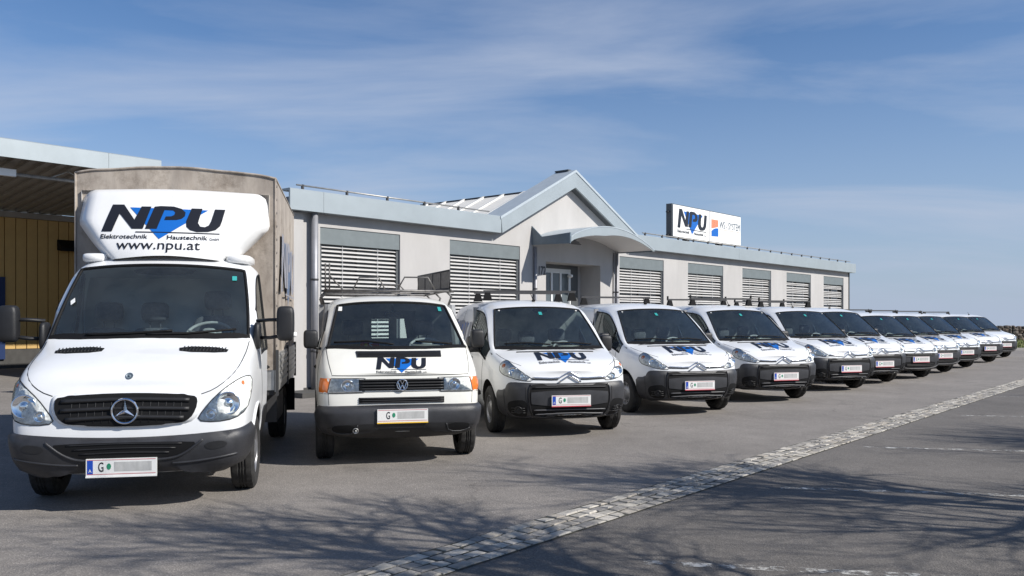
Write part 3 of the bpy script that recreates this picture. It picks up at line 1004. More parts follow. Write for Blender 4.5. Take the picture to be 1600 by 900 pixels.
# ------------------------------------------------------------------ stone wall, verge and kerb at the far right
kb = MB(); 
for k in range(52):
    kb.box(14+k, 14+k+.985, yard_y1-.15, yard_y1, 0, .12)
tag(kb.build('kerb', 'kerb_stone'), kind='structure')
sw = empty('stone_wall', (30, 46.8, 0))
tag(sw, 'low dry stone wall of brown field stones along the grass verge', 'wall')
MB().box(-26, 42, .12, .55, -.5, 1.08).build('wall_core', 'stone_a', sw)
for k, c in enumerate(((.12,.098,.08),(.17,.145,.125),(.085,.072,.062),(.14,.108,.085))): mat('field_stone_%d' % k, c, .95, var=.3, vscale=5, bump=.5, bscale=14)
sm = MB()
for row in range(7):
    x = -13.0
    while x < 42:
        w_ = random.uniform(.14,.42); h_ = random.uniform(.07,.11)
        c = (x+w_/2, random.uniform(.0,.08), .34+row*.13+random.uniform(-.02,.02)+(.03*math.sin(x*.9)))
        b0 = len(sm.v)
        sm.ell(c, (w_/2, .16, h_), .65, 8, 5, m=random.randrange(4), rot=Matrix.Rotation(random.uniform(-.12,.12), 3, 'Y'))
        x += w_*.96
tag(sm.build('field_stones', ['field_stone_%d' % k for k in range(4)], sw), kind='stuff')
gm = MB()
for k in range(15000):
    x = random.uniform(18, 64); y = random.uniform(yard_y1+.05, 46.7); h = random.uniform(.07,.26)*(.6+.6*(y-yard_y1)/3.6)
    z = -.02+(y-yard_y1)/3.6*.37
    a = random.uniform(0, math.pi); dx, dy = math.cos(a)*.022, math.sin(a)*.022; lx, ly = random.uniform(-.08,.08), random.uniform(-.08,.08)
    gm.add([(x-dx,y-dy,z),(x+dx,y+dy,z),(x+lx,y+ly,z+h)], [(0,1,2)])
tag(gm.build('verge_grass', 'grass_blade'), 'rough green grass on the verge below the stone wall', 'grass', kind='stuff')
# ------------------------------------------------------------------ vehicle parts
def wheel(parent, side, xo, y, r, w, style=0, nh=10):
    hub = MB().lathe_x([(w*.35, r*.40), (w*.9, r*.40)], side*xo, y, r, 20, sx=-side).build('wheel', 'steel_dark', parent)
    rr = r*.60
    t = MB(); n = 80
    prof = [(w*.10, rr*.98, 0), (.012, rr+.12*(r-rr), 0), (.0, rr+.45*(r-rr), 0), (.008, rr+.78*(r-rr), 0), (.024, r*.985, 1), (.05, r, 1), (w*.33, r, 1), (w*.33+.006, r-.010, 0), (w*.33+.016, r-.010, 0), (w*.33+.022, r, 1),
            (w*.5-.008, r, 1), (w*.5-.004, r-.010, 0), (w*.5+.004, r-.010, 0), (w*.5+.008, r, 1), (w*.67-.022, r, 1), (w*.67-.016, r-.010, 0), (w*.67-.006, r-.010, 0), (w*.67, r, 1), (w-.05, r, 1), (w-.024, r*.985, 1), (w-.008, rr+.78*(r-rr), 0), (w, rr+.45*(r-rr), 0), (w*.9, rr, 0)]
    k = len(prof)
    for j in range(n):
        a = 2*math.pi*j/n
        for (dx, q, tr) in prof:
            q2 = q - (.008 if tr and j % 4 == 0 else 0)
            t.v.append((side*(xo-dx), y+q2*math.cos(a), r+q2*math.sin(a)))
    for j in range(n):
        j2 = (j+1) % n
        for i in range(k-1):
            f = (j*k+i, j*k+i+1, j2*k+i+1, j2*k+i)
            t.f.append(f if side < 0 else tuple(reversed(f))); t.m.append(0)
    t.build('tyre', 'rubber', hub, smooth=True, sharp=35)
    m = MB()
    m.lathe_x([(w*.10, rr), (.018, rr*.985), (.020, rr*.93), (.045, rr*.88), (.05, rr*.62), (.022, rr*.50), (.012, rr*.30), (.010, .001)], side*xo, y, r, 40, sx=-side)
    for q in range(nh):
        a = 2*math.pi*q/nh
        cy, cz = y+rr*.76*math.cos(a), r+rr*.76*math.sin(a)
        v = []
        for p in range(8):
            b = 2*math.pi*p/8
            v.append((side*(xo-.043), cy+rr*.085*math.cos(b), cz+rr*.085*math.sin(b)))
        m.add(v, [tuple(range(8))], 1)
    m.build('rim', ['rim', 'black'], hub, smooth=True, sharp=40)
    return hub

def disc_on(sh, proj, a, b, r, parent, name='lamp_bowl', mt='lamp_bowl', h=.012, flatdir=None):
    l, n = sh.hit(proj, a, b)
    if flatdir: n = (n*.35 + Vector(flatdir)*.65).normalized()
    e1 = n.orthogonal().normalized(); e2 = n.cross(e1)
    prof = [(r, h*.4), (r, h), (r*.92, h*1.3), (r*.84, h*.7), (r*.45, h*.3), (r*.30, h*.35), (r*.26, h*1.4), (r*.12, h*1.7), (.0005, h*1.7)]
    m = MB(); k = len(prof); N = 20
    for j in range(N):
        t = 2*math.pi*j/N
        for (q, hh) in prof: m.v.append(tuple(l + n*hh + e1*(q*math.cos(t)) + e2*(q*math.sin(t))))
    for j in range(N):
        for i in range(k-1):
            m.f.append((j*k+i, ((j+1) % N)*k+i, ((j+1) % N)*k+i+1, j*k+i+1)); m.m.append(0)
    return m.build(name, mt, parent, smooth=True, fix=True)
def headlight(sh, proj, outline, bowls, parent, s, ambers=(), base='reflector', it=2, lens_off=.022):
    pol = [(s*a, b) for a, b in outline]
    h = patch(sh, proj, pol, .004, 'headlight', base, parent, res=.05, it=it)
    for (a, b, r) in bowls: disc_on(sh, proj, s*a, b, r, h, flatdir=(0, -1, 0))
    for (a, b, r) in ambers: disc_on(sh, proj, s*a, b, r, h, 'indicator_bulb', 'amber', .006)
    patch(sh, proj, pol, lens_off, 'lens', 'lens', h, res=.05, pillow=.04, it=it)
    lp = densify(chaikin(pol, it), .04)
    bead(sh, proj, lp, .0045, 'lamp_seal', 'seam', h, off=.003, it=0, closed=True)
    return h

def plate(parent, y, z, x=0.0, w=.52, h=.12, band=True, frame='plate_red'):
    b = MB().box(x-w/2-.008, x+w/2+.008, y, y+.02, z-h/2-.012, z+h/2+.006)
    p = b.build('licence_plate', 'plate_white', parent)
    MB().box(x-w/2-.010, x+w/2+.010, y-.003, y+.004, z-h/2-.024, z-h/2-.012).build('plate_holder', frame, p)
    MB().box(x-w/2, x+w/2, y-.0012, y, z-h/2+.001, z-h/2+.005).box(x-w/2, x+w/2, y-.0012, y, z+h/2-.005, z+h/2-.001).build('border_line', 'plate_red', p)
    if band:
        MB().box(x-w/2+.002, x-w/2+.045, y-.002, y, z-h/2+.006, z+h/2-.006).build('country_band', 'plate_blue', p)
        v, f = fit_text('A', x-w/2+.012, x-w/2+.035, z-h/2+.018, z-h/2+.045)
        MB().add([(q[0], y-.004, q[1]) for q in v], f).build('lettering', 'paper', p)
    v, f = fit_text('G', x-w/2+.085, x-w/2+.125, z-.038, z+.04, .01)
    MB().add([(q[0], y-.002, q[1]) for q in v], f).build('lettering', 'logo_black', p)
    c = []
    for k in range(10):
        t = 2*math.pi*k/10; c.append((x-w/2+.165+.017*math.cos(t), y-.002, z+.004+.026*math.sin(t)))
    MB().add(c, [tuple(range(10))]).build('crest', 'crest_green', p)
    MB().box(x-w/2+.205, x+w/2-.03, y-.0015, y, z-.036, z+.04).build('blurred_number', 'plate_smear', p)
    return p

def mirror(parent, s, c, size, arm, rz=0.0, glass=True):
    """door mirror: housing, arms to the door, glass towards the driver"""
    m = MB().ell(c, size, .42, 20, 12)
    o = m.build('door_mirror', 'plastic', parent, smooth=True)
    for a in arm: MB().tube(a, .028, 8, flat=.6).build('mirror_arm', 'plastic', o, smooth=True)
    MB().box(c[0]-size[0]*.78, c[0]+size[0]*.78, c[1]+size[1]*.93, c[1]+size[1]*1.03, c[2]-size[2]*.85, c[2]+size[2]*.85).build('mirror_glass', 'chrome', o)
    return o

def seat(parent, x, y, z, w=.48, hr=True, lean=.14, h=.62):
    m = MB().ell((x, y+.03, z+h*.5), (w/2, .09, h*.55), .45, 16, 10, rot=Matrix.Rotation(-lean, 3, 'X'))
    m.ell((x, y-.25, z), (w/2, .28, .09), .45, 16, 8)
    o = m.build('seat', 'seat_fabric', parent, smooth=True)
    if hr:
        MB().ell((x, y+.13, z+h+.19), (.135, .06, .10), .5, 14, 8).tube([(x-.05, y+.12, z+h), (x-.05, y+.13, z+h+.15)], .008, 6).tube([(x+.05, y+.12, z+h), (x+.05, y+.13, z+h+.15)], .008, 6).build('headrest', 'seat_fabric', o, smooth=True)
    return o
def steering(parent, x, y, z, r=.19, tilt=35):
    m = MB(); M = Matrix.Rotation(R(-tilt), 3, 'X')
    c = Vector((x, y, z))
    m.tube([c + M @ Vector((r*math.cos(2*math.pi*k/28), 0, r*math.sin(2*math.pi*k/28))) for k in range(28)], .016, 8, closed=True)
    for a in (15, 165, 270): m.tube([c, c + M @ Vector((r*math.cos(R(a)), 0, r*math.sin(R(a))))], .018, 6)
    m.ell(c, (.07, .03, .07), .6, 12, 8)
    return m.build('steering_wheel', 'interior', parent, smooth=True)
def wiper(parent, sh, proj, line, off=.018):
    p = densify(line, .06, False)
    pts = []
    for q in p:
        l, n = sh.hit(proj, *q); pts.append(l+n*off)
    return MB().tube(pts, .011, 6).build('wiper', 'black', parent, smooth=True)

def VC(i0, i1): return [(i0, 6, 1.0), (i1, 6, .9)]
def VS(i0, i1): return [(i0, 4, .9), (i0, 5, .7), (i1, 4, .9), (i1, 5, .6)]
def sti(y, bow, *p): return (y, bow, list(p))

# ------------------------------------------------------------------ the box truck
def make_truck():
    root = empty('box_truck')
    B = .02
    S = [
     sti(.03, .07, (0,.33), (.56,.33,.10), (.74,.42,.02), (.80,.60,0), (.80,.78,.02), (.765,.93,.06), (.68,1.01,.11), (.38,1.035,.14), (0,1.04,.15)),
     sti(.10, .10, (0,.30), (.82,.30,.05), (.905,.42), (.945,.64), (.94,.84,.02), (.915,1.01,.05), (.82,1.09,.07), (.46,1.12,.09), (0,1.13,.10)),
     sti(.36, .08, (0,.30), (.88,.30), (.965,.44), (.995,.72), (.99,.98), (.96,1.135), (.87,1.20), (.48,1.225), (0,1.235)),
     sti(.68, .12, (0,.30), (.89,.30), (.97,.45), (1.0,.75), (.995,1.06), (.965,1.24), (.90,1.30), (.49,1.32), (0,1.33)),
     sti(.82, .24, (0,.30), (.88,.30), (.965,.45), (1.0,.78), (.995,1.16), (.965,1.33), (.91,1.40), (.50,1.41), (0,1.415)),
     sti(1.17, .19, (0,.30), (.88,.30), (.965,.45), (1.0,.78), (.995,1.24), (.945,1.68), (.875,1.735), (.50,1.77), (0,1.785)),
     sti(1.54, .13, (0,.30), (.88,.30), (.965,.45), (1.0,.78), (.995,1.26), (.905,1.98), (.80,2.07), (.48,2.105), (0,2.12)),
     sti(1.78, .04, (0,.30), (.88,.30), (.965,.45), (1.0,.78), (.995,1.26), (.905,2.04), (.81,2.16), (.48,2.21), (0,2.225)),
     sti(2.02, .0, (0,.30), (.88,.30), (.965,.45), (1.0,.78), (.995,1.26), (.905,2.06), (.81,2.18), (.48,2.23), (0,2.245)),
     sti(2.20, .0, (0,.32), (.86,.32), (.94,.45), (.97,.78), (.965,1.26), (.885,2.03), (.79,2.15), (.46,2.2), (0,2.21)),
    ]
    S = [(y, bow/.955**2, [tuple([p[0]*.955]+list(p[1:])) for p in pts]) for (y, bow, pts) in S]
    def tg(i, j):
        if 4 <= i <= 5 and j >= 6: return 1
        if i in (5, 6, 7) and j == 4: return 2
        return 0
    cr = [(i, 6, i+1, 6, .95) for i in (4, 5)] + [(4, j, 4, j+1, .95) for j in (6, 7)] + [(6, j, 6, j+1, .9) for j in (6, 7)]
    cr += [(i, 5, i+1, 5, .5) for i in (5, 6, 7)] + [(i, 4, i+1, 4, .7) for i in (5, 6, 7)] + [(5, 4, 5, 5, .8), (8, 4, 8, 5, .8)]
    AX = 1.0
    co, g, bvh = loft(S, tg, cr, [(AX, .36, .425, .62, 1.3)], vcreases=VC(4, 6)+VS(5, 8))
    sh = Shell(bvh, .955)
    submesh(co, g[0], 'body', 'paint', root)
    if 5 in g: submesh(co, g[5], 'wheel_arch_liner', 'liner', root)
    w = submesh(co, g[1], 'windscreen', 'windscreen_glass', root, shift=.006)
    border(w.data, .016, 'windscreen_seal', 'black', w)
    for s in (-1, 1):
        q = submesh(co, g[2], 'side_window', 'side_glass', root, pick=lambda c: c.x*s > 0, shift=.008)
        border(q.data, .014, 'window_seal', 'black', q)
    C = ('cyl', 1.0, 1.0)
    # bumper
    up = [(1.15,.50),(1.14,.68),(1.0,.675),(.75,.645),(.45,.62),(.0,.61)]
    lo = [(.0,.30),(.5,.29),(.85,.28),(1.0,.30),(1.10,.38)]
    bpoly = up + [(-a, b) for a, b in reversed(up[:-1])] + [(-a, b) for a, b in reversed(lo[1:])] + lo
    bpoly = [(-a, b) for a, b in bpoly]
    bp = patch(sh, C, bpoly, .045, 'bumper', 'plastic_grey', root, res=.05, pillow=.06, skirt=.03)
    # darker lower band, intake and side pockets of the bumper
    shb = Shell(BVHTree.FromPolygons([v.co.copy() for v in bp.data.vertices], [tuple(p.vertices) for p in bp.data.polygons]))
    patch(shb, ('front',), [(-.58,.565),(-.40,.575),(0,.578),(.40,.575),(.58,.565),(.44,.475),(.30,.445),(-.30,.445),(-.42,.475)], .003, 'air_intake', 'black', bp, res=.05, it=1, skirt=.006)
    for k in range(3):
        bead(shb, ('front',), [(-.44+.05*k,.56-.035*k),(0,.57-.035*k),(.44-.05*k,.56-.035*k)], .006, 'intake_bar', 'plastic', bp, off=.004)
    bead(shb, ('front',), [(-.60,.585),(-.46,.47),(-.32,.425),(.32,.425),(.46,.47),(.60,.585)], .012, 'intake_lip', 'plastic_grey', bp, off=.0, it=2)
    for s in (-1, 1):
        patch(shb, ('front',), [(s*.60,.55),(s*.74,.575),(s*.80,.545),(s*.76,.51),(s*.64,.495)], .004, 'fog_lamp_cover', 'plastic', bp, res=.04, skirt=.006)
        bead(shb, ('front',), [(s*.86,.45),(s*.70,.425),(s*.50,.40),(s*.36,.395)], .011, 'bumper_crease', 'plastic_grey', bp, off=.0, it=2)
    # grille
    gp = [(-.58,.915),(-.55,.945),(-.25,.965),(0,.97),(.25,.965),(.55,.945),(.59,.915),(.575,.83),(.53,.755),(.44,.725),(0,.705),(-.44,.725),(-.53,.755),(-.575,.83)]
    fr = patch(sh, ('front',), [(a*1.05, .83+(b-.83)*1.15) for a, b in gp], .028, 'grille_surround', 'paint', root, res=.026, pillow=.03, it=1)
    shg = Shell(BVHTree.FromPolygons([v.co.copy() for v in fr.data.vertices], [tuple(p.vertices) for p in fr.data.polygons]))
    gr = patch(shg, ('front',), [(a*.94, b) for a, b in gp], .010, 'grille', 'black', root, res=.026, it=1, skirt=.012)
    for k, (z, hw) in enumerate(((.918,.49),(.848,.49),(.778,.45))):
        bead(shg, ('front',), [(-hw,z-.012),(0,z+.004),(hw,z-.012)], .019, 'grille_slat', 'plastic', gr, off=.012, n=8)
    for k in range(15):
        x = -.42+.06*k
        zl = .725+.03*(abs(x)/.45)**3
        bead(shg, ('front',), [(x,zl+.01),(x+.012,.93)], .004, 'grille_rib', 'plastic', gr, off=.011, it=0)
    yb = sh.hit(('front',), 0, .83)[0].y - .062
    em = MB().tube([(.098*math.cos(2*math.pi*k/40), yb, .83+.098*math.sin(2*math.pi*k/40)) for k in range(40)], .0095, 8, closed=True)
    for a in (90, 210, 330):
        d = Vector((math.cos(R(a)), 0, math.sin(R(a)))); e = Vector((-d.z, 0, d.x)); c = Vector((0, yb, .83))
        em.add([c+e*.020, c+d*.094, c-e*.020, c+Vector((0,-.018,0)), c-d*.010], [(0,3,1),(1,3,2),(2,3,4),(4,3,0)])
    em.build('star_emblem', 'chrome', gr)
    c12 = []
    MB().add([(.085*math.cos(2*math.pi*k/28), yb+.012, .83+.085*math.sin(2*math.pi*k/28)) for k in range(28)], [tuple(range(28))]).build('emblem_backing', 'gloss_black', gr)
    disc_on(sh, ('front',), 0, 1.105, .030, root, 'bonnet_badge', 'steel_blue', .006)
    # headlights
    for s in (-1, 1):
        headlight(sh, ('front',), [(.57,.735),(.62,.82),(.72,.935),(.84,1.03),(.935,1.085),(.98,1.075),(.985,.93),(.965,.80),(.88,.74),(.72,.72)], [(.825,.87,.098),(.69,.79,.046)], root, s, ambers=((.93,1.03,.018),), it=1)
        pl = [(s*.16,1.345),(s*.62,1.335),(s*.63,1.285),(s*.60,1.28),(s*.18,1.29)] if s < 0 else [(.20,1.345),(.62,1.335),(.55,1.278),(.14,1.288)]
    for s in (-1, 1):
        # air vents at the back of the bonnet
        v = patch(sh, ('top',), [(s*.32,.70),(s*.76,.75),(s*.74,.63),(s*.34,.575)], .004, 'bonnet_vent', 'black', root, res=.05, it=1, skirt=.004)
        for k in range(13):
            x = s*(.36+.03*k)
            bead(sh, ('top',), [(x,.60+.004*k),(x+s*.008,.70+.004*k)], .005, 'vent_slat', 'plastic', v, off=.006, it=0)
        # bonnet shut line
        bead(sh, ('front',), [(s*.60,.95),(s*.70,.985),(s*.80,1.055),(s*.875,1.14),(s*.905,1.24),(s*.915,1.37)], .0045, 'panel_seam', 'seam', root, off=-.001)
        side = 'right' if s > 0 else 'left'
        bead(sh, (side,), [(1.44,.50),(1.42,.9),(1.30,1.18),(1.18,1.28)], .004, 'panel_seam', 'seam', root, off=-.001)
        bead(sh, (side,), [(2.12,.40),(2.12,1.2),(2.06,2.0)], .004, 'panel_seam', 'seam', root, off=-.001)
        patch(sh, (side,), [(1.96,1.09),(2.07,1.09),(2.07,1.05),(1.96,1.05)], .03, 'door_handle', 'black', root, res=.03, pillow=.02)
        patch(sh, (side,), [(1.46,.42),(2.15,.42),(2.15,.70),(1.46,.70)], .012, 'side_moulding', 'plastic', root, res=.06, it=1)
        # arch lip
        pts = [(AX+.435*math.cos(t), .36+.435*math.sin(t)) for t in [R(8+164*k/24) for k in range(25)]]
        bead(sh, (side,), pts, .016, 'arch_lip', 'paint', root, off=.0, it=0)
        wheel(root, s, .945, AX, .345, .215, nh=8)
        wheel(root, s, .97, 4.55, .345, .215, nh=8)
        mirror(root, s, (s*1.20, 1.02, 1.535), (.082, .075, .165), [[(s*.93,1.12,1.40),(s*1.05,1.08,1.40),(s*1.17,1.04,1.42)],[(s*.93,1.12,1.56),(s*1.05,1.08,1.57),(s*1.17,1.04,1.57)]])
        MB().ell((s*.935,1.13,1.42), (.03,.11,.13), .5, 12, 8).build('mirror_foot', 'plastic', root, smooth=True)
        MB().ell((s*1.275, 1.03, 1.43), (.03,.05,.025), .6, 10, 6).build('mirror_indicator', 'lamp_white', root, smooth=True)
    plate(root, sh.hit(('front',), 0, .42)[0].y-.075, .385, -.02, frame='paper')
    # black cowl and wipers
    patch(sh, ('top',), [(-.90,1.0),(-.5,.86),(0,.815),(.5,.86),(.90,1.0),(.90,1.05),(.5,.92),(0,.87),(-.5,.92),(-.90,1.05)], .008, 'cowl', 'black', root, res=.05, it=1)
    wiper(root, sh, ('front',), [(-.55,1.425),(-.2,1.435),(.22,1.46)])
    wiper(root, sh, ('front',), [(.0,1.43),(.35,1.435),(.78,1.47)])
    # sun band and stickers
    patch(sh, ('front',), [(-.30,2.085),(.36,2.085),(.28,2.01),(-.22,2.01)], -.012, 'mirror_mount', 'black', root, res=.06, it=1, skirt=0)
    patch(sh, ('front',), [(.685,2.0),(.73,2.0),(.735,1.955),(.69,1.955)], .004, 'toll_sticker', 'teal_sticker', root, res=.05, it=0, skirt=0)
    patch(sh, ('front',), [(-.80,1.74),(-.765,1.77),(-.75,1.73),(-.785,1.70)], .01, 'parking_disc', 'paper', root, res=.05, it=0, skirt=0)
    # cab inside
    MB().ell((0, 1.24, 1.22), (.86, .26, .14), .4, 24, 10).build('dashboard', 'dash', root, smooth=True)
    MB().ell((-.15, 1.12, 1.38), (.22, .10, .09), .5, 16, 8).build('instrument_hood', 'dash', root, smooth=True)
    MB().ell((.10, 1.12, 1.38), (.05, .08, .11), .5, 12, 8).build('centre_console', 'interior_light', root, smooth=True)
    steering(root, .45, 1.42, 1.42, .21, 55)
    for x in (-.60, -.16): seat(root, x, 1.85, .86, .46, h=.60)
    seat(root, .46, 1.82, .92, .50, h=.66)
    MB().box(-.86, .86, 2.10, 2.13, .5, 2.0).build('cab_rear_panel', 'interior_light', root)
    # roof spoiler
    m = MB(); nu, nv = 36, 16
    def fp(u, v):
        hw = .58 + .37*min(1, v/.52)**.85 + .02*max(0, v-.52)
        a = abs(u)
        x = hw*(a if a < .88 else .88+.12*math.sin((a-.88)/.12*math.pi/2))*(1 if u >= 0 else -1)
        y = 1.60 + .50*v**1.15 + .10*a**2 + (0 if a < .80 else .34*((a-.80)/.20)**2)
        z = 2.195 + .735*v - .03*a*a*(1-v) + .008*math.cos(u*math.pi)
        if v > .93: y += .05*((v-.93)/.07)**2
        return (x, y, z)
    for j in range(nv+1):
        for i in range(nu+1): m.v.append(fp(-1+2*i/nu, j/nv))
    for j in range(nv):
        for i in range(nu): m.f.append((j*(nu+1)+i, j*(nu+1)+i+1, (j+1)*(nu+1)+i+1, (j+1)*(nu+1)+i)); m.m.append(0)
    b0 = len(m.v)        # top and side returns to the box
    edge = [j*(nu+1) for j in range(nv+1)] + [nv*(nu+1)+i for i in range(1, nu+1)] + [j*(nu+1)+nu for j in range(nv-1, -1, -1)]
    for e in edge:
        x, y, z = m.v[e]; m.v.append((x*.985, 2.27, z+.0 if z > 2.6 else z+.05))
    for k in range(len(edge)-1):
        m.f.append((edge[k], edge[k+1], b0+k+1, b0+k)); m.m.append(0)
    fo = m.build('roof_spoiler', 'fibreglass', root, smooth=True, sharp=60, fix=True)
    for s in (-1, 1):
        MB().ell((s*.68, 2.0, 2.185), (.13, .30, .05), .5, 16, 10).build('spoiler_foot', 'fibreglass', fo, smooth=True)
    shf = Shell(BVHTree.FromPolygons([Vector(v) for v in m.v], m.f))
    mark_on(shf, ('front',), -.63, 2.455, .264, .268, fo, off=.004, web=True)
    bead(shf, ('front',), [(.0,2.22),(.0,2.90)], .0022, 'panel_seam', 'plate_smear', fo, off=-.001)
    # box with tarpaulin
    hw, y0, y1, zb, zt = 1.01, 2.30, 5.75, 1.02, 3.13
    m = MB()
    def wr(x, y, z, a): return a*(noise.noise(Vector((x*1.7, y*1.9, z*1.1)))*.034 + noise.noise(Vector((x*5, y*5, z*2.0)))*.014 + noise.noise(Vector((x*13, y*13, z*5)))*.004)
    def roof(x): return zt + .07*(1-(abs(x)/hw)**1.3) - .02*(abs(x)/hw)**8 + .008*noise.noise(Vector((x*4, 3.3, 0)))
    nx, nz, ny = 40, 34, 46
    def gridf(fn, a, b):
        base = len(m.v)
        for j in range(b+1):
            for i in range(a+1): m.v.append(fn(i/a, j/b))
        for j in range(b):
            for i in range(a): m.f.append((base+j*(a+1)+i, base+j*(a+1)+i+1, base+(j+1)*(a+1)+i+1, base+(j+1)*(a+1)+i)); m.m.append(0)
    def front(u, v, yy=y0, sgn=-1):
        x = -hw+2*hw*u; z = zb+(roof(x)-zb)*v
        k = min(1, 6*u, 6*(1-u), 5*v, 5*(1-v))
        pleat = .018*math.exp(-((x-.02)/.035)**2)*v + .010*math.exp(-((x-.10)/.03)**2)*v
        return (x, yy + sgn*(wr(x, yy, z, k) + pleat*min(1, 8*(1-v)) ), z)
    gridf(front, nx, nz)
    gridf(lambda u, v: front(1-u, v, y1, 1), nx, nz)
    for s in (-1, 1):
        def sidef(u, v, s=s):
            uu = u if s > 0 else 1-u
            y = y0+(y1-y0)*uu; z = zb+(roof(hw)-zb)*v
            k = min(1, 6*u, 6*(1-u), 5*v, 5*(1-v))
            return (s*(hw+wr(s*2.0, y, z, k)+.006*math.sin(y*9)*k), y, z)
        gridf(sidef, ny, nz)
    def topf(u, v):
        x = -hw+2*hw*u; y = y0+(y1-y0)*v
        k = min(1, 6*u, 6*(1-u), 5*v, 5*(1-v))
        return (x, y, roof(x)-.03*k*abs(math.sin(v*math.pi*4)))
    gridf(topf, nx, ny)
    tp = m.build('tarpaulin', 'tarp', root, smooth=True, sharp=50, fix=True)
    # worn hem along the top and the corners
    MB().tube([(-hw+2*hw*i/30, y0-.006, roof(-hw+2*hw*i/30)-.004) for i in range(31)], .012, 6).tube([(-hw,y0-.004,zb),(-hw,y0-.004,roof(hw))], .011, 6).tube([(hw,y0-.004,zb),(hw,y0-.004,roof(hw))], .011, 6).tube([(hw,y0,roof(hw)),(hw,y1,roof(hw))], .011, 6).tube([(-hw,y0,roof(hw)),(-hw,y1,roof(hw))], .011, 6).build('hem', 'tarp', tp, smooth=True)
    for s in (-1, 1):
        for k in range(14):
            MB().ell((s*(hw+.008), y0+.04, zb+.12+.145*k), (.008,.014,.014), .8, 8, 6).build('eyelet', 'steel_dark', tp)
        me = MB()
        for (nm, mt, v, f, lay) in npu_mark(False):
            me.add([(s*(hw+.030+.003*lay), (2.7+p[0]*.58) if s > 0 else (5.4-p[0]*.58), 1.9+p[1]*.62) for p in v], f, 0 if mt == 'logo_blue' else 1)
        me.build('company_mark', ['faded_blue', 'logo_grey'], tp)
        # dropside with lashing rail
        d = MB().box(min(s*(hw-.01), s*(hw+.018)), max(s*(hw-.01), s*(hw+.018)), y0+.02, y1, .78, 1.20).build('dropside', 'aluminium', root)
        for z in (.85, .92, .99, 1.06, 1.13): MB().box(min(s*(hw+.017), s*(hw+.026)), max(s*(hw+.017), s*(hw+.026)), y0+.03, y1-.01, z, z+.035).build('dropside_rib', 'aluminium', d)
        for y in (y0+.01, (y0+y1)/2, y1-.02): MB().box(min(s*(hw+.003), s*(hw+.032)), max(s*(hw+.003), s*(hw+.032)), y-.03, y+.03, .74, 1.24).build('latch_post', 'steel_dark', d)
        MB().box(s*.62-.05, s*.62+.05, 2.1, y1, .55, .74).build('chassis_rail', 'steel_dark', root)
        m2 = MB().box(min(s*.70,s*1.06), max(s*.70,s*1.06), 5.05, 5.08, .30, .75).build('mud_flap', 'black', root)
        MB().box(min(s*.80,s*1.0), max(s*.80,s*1.0), 2.6, 3.6, .42, .72).build('storage_box', 'steel_dark', root)
    MB().box(-hw+.015, hw-.015, y0+.03, y1, .745, .80).build('load_bed', 'steel_dark', root)
    MB().box(-hw+.015, hw-.015, y0+.015, y0+.045, .80, 1.3).build('front_board', 'aluminium', root)
    return root

